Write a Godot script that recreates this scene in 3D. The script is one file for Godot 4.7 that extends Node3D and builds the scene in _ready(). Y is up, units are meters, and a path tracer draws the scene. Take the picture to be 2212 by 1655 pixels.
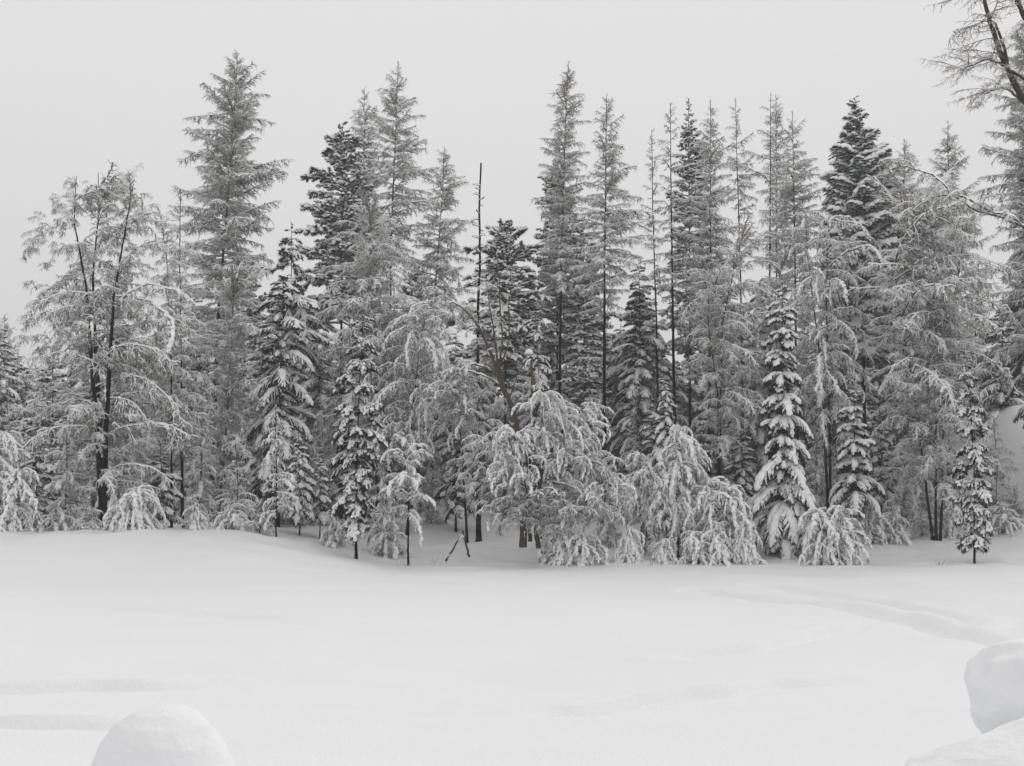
extends Node3D
# A snowbound field with a forest edge behind it, under an overcast sky with light snowfall.

const EYE := Vector3(0, 2.5, 0)
const FOCAL := 2273.0          # focal length in units of a 2212 x 1655 picture
const TILT := 0.1145           # camera tilt upwards, radians
const SNOW := Color(0.93, 0.935, 0.935)
const BARK := Color(0.080, 0.063, 0.043)
const NEEDLE := Color(0.044, 0.076, 0.040)
const GREEN := Color(0.042, 0.12, 0.052)

var rng := RandomNumberGenerator.new()
var swell := FastNoiseLite.new()
var ripple := FastNoiseLite.new()
var tracks := []
var twig_material: StandardMaterial3D
var bark_material: StandardMaterial3D
var snow_material: StandardMaterial3D
var family := {}
var used := {}
var things := {}


class Acc:
	var v := PackedVector3Array()
	var n := PackedVector3Array()
	var c := PackedColorArray()
	var idx := PackedInt32Array()

	func mesh(m: Material) -> ArrayMesh:
		var a := []
		a.resize(Mesh.ARRAY_MAX)
		a[Mesh.ARRAY_VERTEX] = v
		a[Mesh.ARRAY_NORMAL] = n
		if c.size() == v.size():
			a[Mesh.ARRAY_COLOR] = c
		a[Mesh.ARRAY_INDEX] = idx
		var am := ArrayMesh.new()
		am.add_surface_from_arrays(Mesh.PRIMITIVE_TRIANGLES, a)
		am.surface_set_material(0, m)
		return am


func rr(a: float, b: float) -> float:
	return rng.randf_range(a, b)


# ------------------------------------------------------------------ geometry

func tangent(pts: PackedVector3Array, i: int) -> Vector3:
	var d := pts[mini(i + 1, pts.size() - 1)] - pts[maxi(i - 1, 0)]
	return d.normalized() if d.length_squared() > 1e-12 else Vector3.UP


func tube(a: Acc, pts: PackedVector3Array, r0: float, r1: float, col: Color, sides := 3) -> void:
	var first := a.v.size()
	var last := pts.size() - 1
	for i in pts.size():
		var d := tangent(pts, i)
		var s := (d.cross(Vector3.UP) if absf(d.y) < 0.97 else d.cross(Vector3.RIGHT)).normalized()
		var u := s.cross(d)
		var r := lerpf(r0, r1, float(i) / last)
		for k in sides:
			var ang := TAU * k / sides + 0.5
			var nn := s * cos(ang) + u * sin(ang)
			a.v.append(pts[i] + nn * r)
			a.n.append(nn)
			a.c.append(col)
	for i in last:
		for k in sides:
			var p := first + i * sides + k
			var q := first + i * sides + (k + 1) % sides
			a.idx.append_array(PackedInt32Array([p, q, q + sides, p, q + sides, p + sides]))


# snow lying along the top of a branch; thin where the branch is steep
func cap(a: Acc, pts: PackedVector3Array, w0: float, w1: float, h: float) -> void:
	var first := a.v.size()
	var last := pts.size() - 1
	for i in pts.size():
		var d := tangent(pts, i)
		var flat := sqrt(maxf(0.0, 1.0 - d.y * d.y))
		flat = 0.25 + 0.75 * flat
		var s := (d.cross(Vector3.UP) if absf(d.y) < 0.97 else d.cross(Vector3.RIGHT)).normalized()
		var w := lerpf(w0, w1, float(i) / last) * flat * rr(0.75, 1.25)
		var up := (Vector3.UP + s.cross(d)).normalized()
		var t := pts[i] + up * (h * flat * rr(0.7, 1.25) * lerpf(1.0, w1 / w0, float(i) / last))
		a.v.append_array(PackedVector3Array([pts[i] - s * w, t, pts[i] + s * w]))
		a.n.append_array(PackedVector3Array([(up * 0.5 - s).normalized(), up, (up * 0.5 + s).normalized()]))
		a.c.append_array(PackedColorArray([SNOW, SNOW, SNOW]))
	for i in last:
		var p := first + i * 3
		a.idx.append_array(PackedInt32Array([p, p + 3, p + 4, p, p + 4, p + 1, p + 1, p + 4, p + 5, p + 1, p + 5, p + 2]))


# a lumpy pillow of snow, tilted along dir
func lump(a: Acc, at: Vector3, along: Vector3, rx: float, ry: float, rz: float, cols := 7, rows := 3) -> void:
	var first := a.v.size()
	var x := along.normalized()
	var z := x.cross(Vector3.UP).normalized()
	var y := z.cross(x)
	a.v.append(at + y * ry)
	a.n.append(y)
	a.c.append(SNOW)
	for j in range(1, rows + 1):
		var th := PI * 0.62 * j / rows
		for k in cols:
			var ph := TAU * k / cols
			var d := Vector3(sin(th) * cos(ph), cos(th), sin(th) * sin(ph))
			var m := rr(0.8, 1.15)
			a.v.append(at + x * (d.x * rx * m) + y * (d.y * ry * m) + z * (d.z * rz * m))
			a.n.append((x * (d.x / rx) + y * (d.y / ry) + z * (d.z / rz)).normalized())
			a.c.append(SNOW)
	for k in cols:
		a.idx.append_array(PackedInt32Array([first, first + 1 + k, first + 1 + (k + 1) % cols]))
	for j in rows - 1:
		for k in cols:
			var p := first + 1 + j * cols + k
			var q := first + 1 + j * cols + (k + 1) % cols
			a.idx.append_array(PackedInt32Array([p, p + cols, q + cols, p, q + cols, q]))


func blade(a: Acc, p: Vector3, d: Vector3, w: float, col: Color) -> void:
	var s := d.cross(Vector3(rr(-1, 1), rr(-1, 1), rr(-1, 1))).normalized()
	var nn := d.cross(s).normalized()
	var first := a.v.size()
	a.v.append_array(PackedVector3Array([p - s * w, p + d, p + s * w]))
	a.n.append_array(PackedVector3Array([nn, nn, nn]))
	a.c.append_array(PackedColorArray([col, col, col]))
	a.idx.append_array(PackedInt32Array([first, first + 1, first + 2]))


# a curve in the x-y plane that starts at pitch p0 and turns down by droop
func axis(length: float, steps: int, p0: float, droop: float, wig: float) -> PackedVector3Array:
	var pts := PackedVector3Array([Vector3.ZERO])
	var p := Vector3.ZERO
	var yaw := 0.0
	for i in steps:
		var t := (i + 0.5) / steps
		var ang := p0 - droop * t + rr(-wig, wig)
		yaw += rr(-wig, wig)
		p += Vector3(cos(ang) * cos(yaw), sin(ang), cos(ang) * sin(yaw)) * (length / steps)
		pts.append(p)
	return pts


func along(pts: PackedVector3Array, t: float) -> Vector3:
	var f := clampf(t, 0.0, 0.9999) * (pts.size() - 1)
	var i := int(f)
	return pts[i].lerp(pts[i + 1], f - i)


func bend(p: Vector3, d: Vector3, length: float, steps: int, sag: float, wig: float) -> PackedVector3Array:
	var pts := PackedVector3Array([p])
	for i in steps:
		d = (d + Vector3(rr(-wig, wig), rr(-wig, wig) - sag / steps, rr(-wig, wig))).normalized()
		p += d * (length / steps)
		pts.append(p)
	return pts


# ------------------------------------------------------------------ limbs of each kind, reaching along +x

func lacy_limb(f: Dictionary, length: float) -> Dictionary:
	var a := Acc.new()
	var pts := axis(length, 9, rr(f.p0[0], f.p0[1]), rr(f.droop[0], f.droop[1]), f.wig)
	var r: float = f.r * (0.55 + 0.22 * length)
	tube(a, pts, r, 0.007, f.col, 4)
	cap(a, pts, maxf(r * 1.05, f.sw * 1.3 * f.bold), f.sw * 1.1, f.sh * 1.1 * f.bold)
	var n := int(f.density * length) + 4
	for i in n:
		var t := 0.10 + 0.9 * clampf((i + rr(-0.6, 1.4)) / n, 0.0, 0.99)
		var p := along(pts, t)
		var d := tangent(pts, int(t * 8.99))
		var side := 1.0 if rng.randf() < 0.5 else -1.0
		var s := Vector3(-d.z, 0, d.x).normalized() * side
		var dir: Vector3 = (d * rr(0.3, 1.0) + s * rr(0.5, 1.0) + Vector3(0, rr(f.rise[0], f.rise[1]), 0)).normalized()
		var tl: float = (f.twig * length * (1.05 - 0.8 * t) + f.twig_min) * rr(0.3, 1.35)
		var tw := bend(p, dir, tl, 4 if tl > 0.5 else 3, f.sag * rr(0.6, 1.4), f.crook)
		var tr: float = f.tr * (1.3 if tl > 0.6 else 1.0)
		tube(a, tw, tr, tr * 0.5, f.col)
		cap(a, tw, f.sw * rr(0.8, 1.4), f.sw * 0.7, f.sh)
		var m := int(f.subs * tl) + 1
		for j in m:
			var q := along(tw, rr(0.15, 1.0))
			var sd := (dir * rr(0.2, 0.9) + Vector3(rr(-0.8, 0.8), rr(f.hang[0], f.hang[1]), rr(-0.8, 0.8))).normalized()
			var st := bend(q, sd, f.sub * rr(0.5, 1.3), 2, f.sag * 0.6, 0.3)
			tube(a, st, f.tr * 0.75, f.tr * 0.4, f.col)
			if rng.randf() < f.frost:
				cap(a, st, f.sw * 0.9, f.sw * 0.6, f.sh * 0.8)
		for j in int(f.get("cling", 0.0) * tl * rr(0.5, 1.5)):
			var q := along(tw, rr(0.1, 1.0))
			lump(a, q + Vector3(rr(-0.04, 0.04), 0.0, rr(-0.04, 0.04)), (tangent(tw, 2) + Vector3(rr(-0.3, 0.3), 0, rr(-0.3, 0.3))), rr(0.05, 0.12), rr(0.03, 0.055), rr(0.03, 0.055), 5, 2)
		if f.lumps > 0.0 and rng.randf() < f.lumps:
			lump(a, along(tw, rr(0.2, 0.6)), dir, rr(0.08, 0.2), rr(0.04, 0.08), rr(0.05, 0.1))
	if f.lumps > 0.2:
		for i in int(length * 6.0):
			var t := rr(0.1, 1.0)
			lump(a, along(pts, t) + Vector3(0, 0.02, rr(-0.08, 0.08)), tangent(pts, int(t * 8.99)), rr(0.09, 0.24), rr(0.05, 0.10), rr(0.06, 0.13))
	return {"mesh": a.mesh(twig_material), "reach": maxf(pts[pts.size() - 1].x, length * 0.45)}


func tuft(a: Acc, p: Vector3, d: Vector3, size: float, col: Color, needles: int) -> void:
	for i in needles:
		var v := (d * rr(0.1, 1.1) + Vector3(rr(-1, 1), rr(-0.9, 0.7), rr(-1, 1)) * 0.8).normalized()
		blade(a, p + v * size * 0.05, v * size * rr(0.7, 1.1), size * 0.085, SNOW if rng.randf() < 0.42 else col)


func pine_limb(f: Dictionary, length: float) -> Dictionary:
	var a := Acc.new()
	var pts := axis(length, 7, rr(f.p0[0], f.p0[1]), rr(f.droop[0], f.droop[1]), 0.1)
	tube(a, pts, 0.012 + 0.012 * length, 0.01, BARK, 4)
	cap(a, pts, 0.05, 0.04, 0.06)
	var n := int(f.density * length) + 2
	for i in n:
		var t := 0.2 + 0.8 * (i + rr(0.1, 0.9)) / n
		var p := along(pts, t)
		var d := tangent(pts, int(t * 6.99))
		var side := 1.0 if i % 2 == 0 else -1.0
		var dir: Vector3 = (d * rr(0.5, 1.1) + Vector3(-d.z, 0, d.x) * side * rr(0.4, 0.9) + Vector3(0, rr(f.rise[0], f.rise[1]), 0)).normalized()
		var tl: float = (0.24 * length * (1.2 - t) + 0.18) * rr(0.7, 1.2)
		var tw := bend(p, dir, tl, 3, f.sag, 0.15)
		tube(a, tw, 0.012, 0.008, BARK)
		cap(a, tw, 0.035, 0.03, 0.04)
		var m := int(tl / 0.2) + 1
		for j in m:
			var e := along(tw, 1.0 - 0.75 * j / maxf(1, m))
			var ed := (tw[3] - tw[1]).normalized()
			var out := (ed + Vector3(rr(-0.5, 0.5), rr(-0.3, 0.4), rr(-0.5, 0.5))).normalized()
			tuft(a, e, out, rr(0.16, 0.24), f.col, 15)
			if rng.randf() < f.snowy:
				var k: float = f.pad
				lump(a, e + Vector3(0, 0.05, 0) + out * 0.05, out, rr(0.09, 0.17) * k, rr(0.045, 0.075) * k, rr(0.06, 0.11) * k)
	tuft(a, pts[7], tangent(pts, 7), 0.24, f.col, 20)
	lump(a, pts[7] + Vector3(0, 0.05, 0), tangent(pts, 7), 0.12, 0.06, 0.09)
	return {"mesh": a.mesh(twig_material), "reach": pts[7].x + 0.1}


# a flat fan of needled sprays with a thick snow pad on top
func spruce_bough(f: Dictionary, length: float) -> Dictionary:
	var a := Acc.new()
	var pts := axis(length, 8, rr(f.p0[0], f.p0[1]), rr(f.droop[0], f.droop[1]), 0.08)
	tube(a, pts, 0.012 + 0.01 * length, 0.01, BARK, 4)
	var col: Color = f.col
	var n := int(16 * length) + 6
	for i in n:
		var t := 0.08 + 0.92 * (i + rr(0.0, 0.9)) / n
		var p := along(pts, t)
		var d := tangent(pts, int(t * 7.99))
		var side := 1.0 if i % 2 == 0 else -1.0
		var dir := (d * rr(0.5, 0.9) + Vector3(-d.z, 0, d.x) * side * rr(0.5, 0.9) + Vector3(0, rr(-0.25, 0.05), 0)).normalized()
		var tl: float = (f.fan * length * sin(PI * (0.2 + 0.75 * t)) + 0.06) * rr(0.75, 1.2)
		var tw := bend(p, dir, tl, 3, f.sag, 0.1)
		tube(a, tw, 0.022, 0.008, col)
		for j in int(tl * 46) + 5:
			var q := along(tw, rr(0.05, 1.0))
			var nd := (dir * rr(0.2, 1.0) + Vector3(rr(-0.8, 0.8), rr(-1.1, 0.25), rr(-0.8, 0.8))).normalized()
			blade(a, q, nd * rr(0.07, 0.16), 0.013, SNOW if rng.randf() < f.rime else col)
		if rng.randf() < f.snowy * 0.8:
			lump(a, along(tw, rr(0.3, 0.7)) + Vector3(0, 0.015, 0), dir + Vector3(0, -0.3, 0), tl * rr(0.28, 0.5), rr(0.03, 0.055) * f.pad, rr(0.035, 0.06) * f.pad, 6, 2)
		if rng.randf() < f.snowy:
			var up := PackedVector3Array()
			for q in tw:
				up.append(q + Vector3(0, 0.018, 0))
			cap(a, up, rr(0.04, 0.075) * f.pad, 0.025, rr(0.05, 0.08) * f.pad)
	# the pad along the middle
	var mid := PackedVector3Array()
	for i in 6:
		mid.append(along(pts, 0.16 + 0.15 * i) + Vector3(0, 0.015, 0))
	for i in 6:
		if rng.randf() < f.snowy:
			var w: float = f.fan * length * sin(PI * (0.25 + 0.11 * i)) * 0.40 * f.pad
			lump(a, mid[i], tangent(mid, i), length * 0.14 * rr(0.9, 1.3), (0.035 + 0.04 * length) * rr(0.8, 1.3) * f.pad, w * rr(0.7, 1.15), 8, 3)
	return {"mesh": a.mesh(twig_material), "reach": maxf(pts[8].x, length * 0.5)}


func make_families() -> void:
	var lace := {"frost": 0.5, "bold": 1.6, "p0": [0.0, 0.25], "droop": [-0.1, 0.5], "wig": 0.1, "crook": 0.3, "r": 0.026, "tr": 0.011, "col": BARK, "density": 15.0, "twig": 0.18, "twig_min": 0.2, "rise": [-0.7, 0.2], "sag": 0.7, "subs": 5.5, "sub": 0.28, "hang": [-1.2, 0.3], "sw": 0.028, "sh": 0.062, "lumps": 0.06}
	var specs := {
		"larch": lace,
		"birch": lace.merged({"frost": 0.6, "bold": 1.7, "p0": [0.55, 1.0], "droop": [1.2, 1.9], "wig": 0.2, "r": 0.024, "density": 7.0, "twig": 0.17, "twig_min": 0.3, "rise": [-0.5, 0.7], "sag": 1.7, "subs": 8.0, "sub": 0.36, "hang": [-1.7, 0.3], "sw": 0.028, "sh": 0.06, "lumps": 0.2, "crook": 0.5, "cling": 1.0}, true),
		"laden": lace.merged({"frost": 0.75, "p0": [0.5, 0.9], "droop": [1.6, 2.4], "wig": 0.22, "crook": 0.45, "r": 0.024, "density": 9.0, "twig": 0.11, "twig_min": 0.24, "rise": [-1.5, 0.1], "sag": 2.2, "subs": 6.0, "sub": 0.22, "hang": [-1.6, 0.3], "sw": 0.034, "sh": 0.05, "lumps": 0.5, "cling": 4.5}, true),
		"hoary": lace.merged({"frost": 0.95, "bold": 1.1, "p0": [0.4, 0.8], "droop": [1.7, 2.5], "wig": 0.25, "crook": 0.5, "r": 0.026, "density": 8.0, "twig": 0.10, "twig_min": 0.22, "rise": [-1.5, 0.1], "sag": 2.4, "subs": 5.0, "sub": 0.2, "hang": [-1.6, 0.3], "sw": 0.048, "sh": 0.075, "lumps": 0.9, "cling": 7.0}, true),
		"bare": lace.merged({"frost": 0.6, "bold": 1.3, "p0": [0.0, 0.3], "droop": [0.2, 0.9], "wig": 0.16, "r": 0.018, "density": 5.0, "twig": 0.3, "twig_min": 0.1, "crook": 0.35, "rise": [-0.5, 0.1], "sag": 0.6, "subs": 4.0, "sub": 0.22, "hang": [-0.7, 0.3], "sw": 0.012, "sh": 0.016, "lumps": 0.0}, true),
		"pine": {"p0": [0.0, 0.3], "droop": [0.0, 0.7], "density": 7.0, "rise": [-0.2, 0.3], "sag": 0.4, "col": NEEDLE, "snowy": 0.9, "pad": 1.3},
		"padded_pine": {"p0": [0.1, 0.4], "droop": [0.9, 1.5], "density": 8.0, "rise": [-0.4, 0.2], "sag": 1.1, "col": NEEDLE, "snowy": 0.75, "pad": 0.85},
		"spruce": {"rime": 0.24, "p0": [0.1, 0.4], "droop": [1.1, 1.8], "fan": 0.3, "sag": 1.0, "col": Color(0.034, 0.058, 0.038), "snowy": 0.85, "pad": 1.0},
		"green_spruce": {"rime": 0.04, "p0": [-0.1, 0.2], "droop": [-0.1, 0.5], "fan": 0.4, "sag": 0.5, "col": GREEN, "snowy": 0.8, "pad": 1.6},
		"dark_spruce": {"rime": 0.24, "p0": [0.0, 0.3], "droop": [0.7, 1.4], "fan": 0.34, "sag": 0.8, "col": Color(0.032, 0.054, 0.036), "snowy": 0.62, "pad": 0.8},
	}
	for k in specs:
		var small := []
		var large := []
		for i in 6:
			for big in [false, true]:
				var m: Dictionary
				if k in ["pine", "padded_pine"]:
					m = pine_limb(specs[k], 2.2 if big else 0.9)
				elif k in ["spruce", "green_spruce", "dark_spruce"]:
					m = spruce_bough(specs[k], 1.7 if big else 0.7)
				else:
					var longer: float = {"birch": 1.55, "laden": 1.6, "hoary": 1.6}.get(k, 1.0)
					var spec: Dictionary = specs[k]
					if k == "larch" and not big:
						spec = spec.merged({"subs": 4.5, "sw": 0.02, "sh": 0.045, "density": 12.0}, true)
					m = lacy_limb(spec, (2.8 if big else 1.1) * longer)
				(large if big else small).append(m)
		family[k] = {"small": small, "large": large}


# ------------------------------------------------------------------ places

# the point at a given distance in front of the camera that the photograph shows at (px, py)
func spot(px: float, py: float, depth: float) -> Vector3:
	var v := Vector3((px - 1106.0) / FOCAL, -(py - 827.5) / FOCAL, -1).rotated(Vector3.RIGHT, TILT)
	return EYE + v * (depth / -v.z)


func ground_spot(px: float, py: float) -> Vector2:
	var v := Vector3((px - 1106.0) / FOCAL, -(py - 827.5) / FOCAL, -1).rotated(Vector3.RIGHT, TILT)
	var p := EYE + v * (EYE.y / -v.y)
	return Vector2(p.x, -p.z)


func track(points: Array, depth: float, width: float) -> void:
	var line := PackedVector2Array()
	var box := Rect2()
	for p in points:
		var q := ground_spot(p[0], p[1])
		line.append(q)
		box = Rect2(q, Vector2.ZERO) if line.size() == 1 else box.expand(q)
	tracks.append({"line": line, "box": box.grow(width * 3.0), "depth": depth, "width": width * 0.85})


func height(x: float, z: float) -> float:
	var d := -z
	var left := 1.0 - smoothstep(-11.5, -3.8, x)
	var h := 1.45 * lerpf(smoothstep(43.0, 56.0, d), smoothstep(31.0, 42.0, d), left)
	h += smoothstep(50.0, 90.0, d) * 1.2
	h += 6.5 * smoothstep(22.5, 29.5, x) * smoothstep(44.0, 62.0, d)
	h += swell.get_noise_2d(x * 1.0, z * 1.0) * 0.16 * smoothstep(2.0, 14.0, absf(d))
	h += swell.get_noise_2d(x * 2.2 + 80.0, z * 5.0) * 0.085
	h += ripple.get_noise_2d(x * 0.35 + z * 0.05, z * 1.1) * 0.05
	# drifts round the feet of the front row
	h += 0.22 * absf(swell.get_noise_2d(x * 4.0 + 31.0, z * 3.0)) * smoothstep(42.0, 44.5, d) * (1.0 - left)
	h += 0.55 * exp(-pow((x - 12.3) / 1.0, 2.0) - pow((d - 46.6) / 1.1, 2.0))
	# a broken crust along the crest of the left bank
	h += left * 0.16 * ripple.get_noise_2d(x * 0.5, z * 0.25) * smoothstep(36.0, 42.0, d)
	for t in tracks:
		if t.box.has_point(Vector2(x, d)):
			var best := 1e9
			var p := Vector2(x, d)
			var line: PackedVector2Array = t.line
			for i in line.size() - 1:
				var q := Geometry2D.get_closest_point_to_segment(p, line[i], line[i + 1])
				var away := p.distance_to(q)
				if away < absf(best):
					best = away * (1.0 if p.y > q.y else -1.0)
			var u: float = best / t.width
			var wob := 0.9 + 0.25 * ripple.get_noise_2d(x * 0.6, z * 0.6)
			h += 1.5 * smoothstep(0.0, 0.7, minf(p.distance_to(line[0]), p.distance_to(line[line.size() - 1]))) * t.depth * wob * (-exp(-u * u * 2.2) + 0.55 * exp(-(u - 1.25) * (u - 1.25) * 3.0))
	return h


# ------------------------------------------------------------------ things

func numbered(called: String) -> String:
	var k: int = used.get(called, 0)
	used[called] = k + 1
	return called if k == 0 else "%s_%03d" % [called, k]


func thing(called: String, label: String, category: String, at: Vector3, group := "") -> Node3D:
	var o := Node3D.new()
	o.name = numbered(called)
	add_child(o)
	o.position = at
	o.set_meta("label", label)
	o.set_meta("category", category)
	if group:
		o.set_meta("group", group)
	return o


func part(called: String, m: Mesh, parent: Node3D, stuff := false) -> MeshInstance3D:
	var o := MeshInstance3D.new()
	var key := "parts_" + called
	var k: int = parent.get_meta(key) if parent.has_meta(key) else 0
	parent.set_meta(key, k + 1)
	o.name = called if k == 0 else "%s_%03d" % [called, k]
	o.mesh = m
	if stuff:
		o.set_meta("kind", "stuff")
	parent.add_child(o, true)
	return o


func tidy() -> void:
	for o in get_children():
		for k in o.get_meta_list():
			if String(k).begins_with("parts_"):
				o.remove_meta(k)


# a tapered trunk with bark ridges and snow plastered on its windward side
func trunk_mesh(pts: PackedVector3Array, r0: float, r1: float, col: Color, snowy: float, sides := 9) -> ArrayMesh:
	var a := Acc.new()
	var fine := PackedVector3Array()
	for i in pts.size() - 1:
		var n := maxi(2, int(pts[i].distance_to(pts[i + 1]) / 0.35))
		for k in n:
			var p := pts[i].lerp(pts[i + 1], float(k) / n)
			fine.append(p + Vector3(rr(-1, 1), 0, rr(-1, 1)) * 0.012)
	fine.append(pts[pts.size() - 1])
	var total := float(fine.size() - 1)
	for i in fine.size():
		var d := tangent(fine, i)
		var s := d.cross(Vector3.BACK).normalized()
		var u := s.cross(d)
		var t := i / total
		var r := lerpf(r0, r1, pow(t, 0.7)) * (1.0 + 0.35 * exp(-i * 0.5))
		for k in sides:
			var ang := TAU * k / sides
			var nn := s * cos(ang) + u * sin(ang)
			var b := 1.0 + 0.1 * ripple.get_noise_3d(fine[i].x * 3 + nn.x * 4, fine[i].y * 1.2, nn.z * 4)
			a.v.append(fine[i] + nn * r * b)
			a.n.append(nn)
			var stick := ripple.get_noise_3d(nn.x * 1.5 + fine[i].x * 2.0, fine[i].y * 1.5, nn.z * 1.5) + (-nn.x * 0.45 + nn.z * 0.2) + (snowy - 0.62)
			a.c.append(SNOW if stick > 0.12 else col * rr(0.75, 1.25))
	for i in fine.size() - 1:
		for k in sides:
			var p := i * sides + k
			var q := i * sides + (k + 1) % sides
			a.idx.append_array(PackedInt32Array([p, p + sides, q + sides, p, q + sides, q]))
	return a.mesh(bark_material)


func at_height(stem: PackedVector3Array, y: float) -> Vector3:
	for i in stem.size() - 1:
		if y <= stem[i + 1].y or i == stem.size() - 2:
			var t := (y - stem[i].y) / maxf(0.001, stem[i + 1].y - stem[i].y)
			return stem[i].lerp(stem[i + 1], clampf(t, 0.0, 1.0))
	return stem[0]


func reach_at(prof: Array, py: float, side: float) -> float:
	# prof: [py, left, right] from the top down, all in picture units
	var l: float = prof[0][1]
	var r: float = prof[0][2]
	for i in prof.size() - 1:
		if py >= prof[i][0]:
			var t := clampf((py - prof[i][0]) / (prof[i + 1][0] - prof[i][0]), 0.0, 1.0)
			l = lerpf(prof[i][1], prof[i + 1][1], t)
			r = lerpf(prof[i][2], prof[i + 1][2], t)
	return lerpf((l + r) * 0.5, r if side > 0.0 else l, absf(side))


const HABIT := {  # pitch at the top and at the bottom of the crown, limbs per metre, jitter
	"larch": [0.75, -0.12, 7.0, 0.28], "birch": [0.35, -0.1, 5.5, 0.5], "laden": [0.3, -0.2, 7.0, 0.45], "hoary": [0.3, -0.2, 7.0, 0.5],
	"pine": [0.6, -0.1, 6.5, 0.25], "padded_pine": [0.5, -0.25, 6.0, 0.2], "spruce": [0.55, -0.2, 6.0, 0.15], "dark_spruce": [0.5, -0.2, 6.0, 0.2], "green_spruce": [0.7, -0.35, 6.0, 0.2],
}


# stems: each from the ground up as picture points; the first point gives only the foot's px
func tree(kind: String, called: String, label: String, category: String, group: String, depth: float, stems: Array, prof: Array, o := {}) -> Node3D:
	rng.seed = hash(label) + int(depth * 100.0)
	var limb_name: String = o.get("limb", "bough" if kind.contains("spruce") else "limb")
	var lines := []
	for s in stems:
		var line := PackedVector3Array()
		for i in s.size():
			var p := spot(s[i][0], s[i][1], depth + (s[i][2] if s[i].size() > 2 else 0.0))
			if i == 0 and not (s[i].size() > 3):
				p.y = height(p.x, p.z) - 0.25
			line.append(p)
		lines.append(line)
	var foot: Vector3 = lines[0][0]
	foot.y += 0.25
	var root := thing(called, label, category, foot, group)
	var r0: float = o.get("r", 0.16) * 0.72
	for line in lines:
		var local := PackedVector3Array()
		for p in line:
			local.append(p - foot)
		part("trunk" if lines.size() == 1 else "stem", trunk_mesh(local, r0, o.get("tip", 0.012), o.get("bark", BARK * 1.5), o.get("plaster", 0.55), 9 if r0 > 0.06 else 6), root)
	var scale_px := depth / FOCAL
	var habit: Array = HABIT[kind]
	var top: float = prof[0][0]
	var low: float = prof[prof.size() - 1][0]
	var tall := (low - top) * scale_px
	var n := int(tall * habit[2] * o.get("density", 1.0))
	var shown := n
	n += int(n * o.get("fill", 1.1))
	var az := rr(0, TAU)
	var buckets := {}
	var mods: Dictionary = family[kind]
	var shade: bool = o.get("merged", false)
	var tiers: float = o.get("tiers", 0.0)
	for i in n:
		var t := (i + rr(0.0, 1.0)) / shown if i < shown else rr(0.02, 1.0)
		if tiers > 0.0:
			var w := t * tiers
			t = (floorf(w) + pow(w - floorf(w), 3.0) * 0.6 + 0.3) / tiers
		t = pow(t, o.get("bias", 1.0))
		var py := lerpf(top, low, t)
		az += 2.4 + rr(-0.5, 0.5)
		var side := cos(az)
		var reach: float = reach_at(prof, py, side) * scale_px * rr(0.5, 1.2) * float(o.get("wide", 1.2 if kind == "larch" else 1.1))
		var line: PackedVector3Array = lines[i % lines.size()]
		var y := spot(1106, py, depth).y
		if y > line[line.size() - 1].y + 0.15:
			line = lines[rng.randi() % lines.size()]
			if y > line[line.size() - 1].y + 0.15:
				continue
		var base := at_height(line, minf(y, line[line.size() - 1].y))
		if lines.size() > 1:
			# stems apart from the middle of the crown keep inside its outline
			var mid: float = (lines[0] as PackedVector3Array)[(lines[0] as PackedVector3Array).size() - 1].x
			reach -= clampf((base.x - mid) * side, -0.5 * reach, 0.5 * reach) * o.get("gather", 0.6)
		reach = maxf(reach, 0.12)
		var size := "large" if reach > 1.2 else "small"
		if o.get("open", false) and sin(az) < -0.3:
			if rng.randf() < 0.55:
				continue
			reach *= 0.7
		var leafless := kind == "birch" and t < 0.16
		if i >= shown:
			reach *= rr(0.5, 0.95)
		var set_: Array = (family.larch if leafless else mods)[size]
		var m: Dictionary = set_[rng.randi() % set_.size()]
		var pitch: float = lerpf(habit[0], habit[1], pow(t, 0.6)) + rr(-habit[3], habit[3]) + o.get("pitch", 0.0)
		if leafless:
			pitch += 0.45
		var sc: float = reach / m.reach / lerpf(1.0, maxf(0.5, cos(pitch)), 0.7)
		sc = minf(sc, 1.35)
		var b := Basis(Vector3.UP, az) * Basis(Vector3.BACK, pitch)
		var tf := Transform3D(b.scaled_local(Vector3.ONE * sc), base - foot)
		if shade or i >= shown:
			if not buckets.has(m.mesh):
				buckets[m.mesh] = []
			buckets[m.mesh].append(tf)
		else:
			part(limb_name, m.mesh, root).transform = tf
	for key in buckets:
		crown(root, key, buckets[key])
	# limbs that stand out: [px, py, toward px, toward py, depth offset of the tip]
	for e in o.get("arms", []):
		var p := spot(e[0], e[1], depth)
		var q := spot(e[2], e[3], depth + (e[4] if e.size() > 4 else 0.0))
		var d := q - p
		var set2: Array = family[e[5] if e.size() > 5 else kind].large
		var m: Dictionary = set2[rng.randi() % set2.size()]
		var sc: float = d.length() / m.reach
		var b := Basis(Vector3.UP, atan2(-d.z, d.x)) * Basis(Vector3.BACK, atan2(d.y, Vector2(d.x, d.z).length()))
		part(limb_name, m.mesh, root).transform = Transform3D(b.scaled_local(Vector3.ONE * sc), p - foot)
	return root


# ------------------------------------------------------------------ the scene

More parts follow.
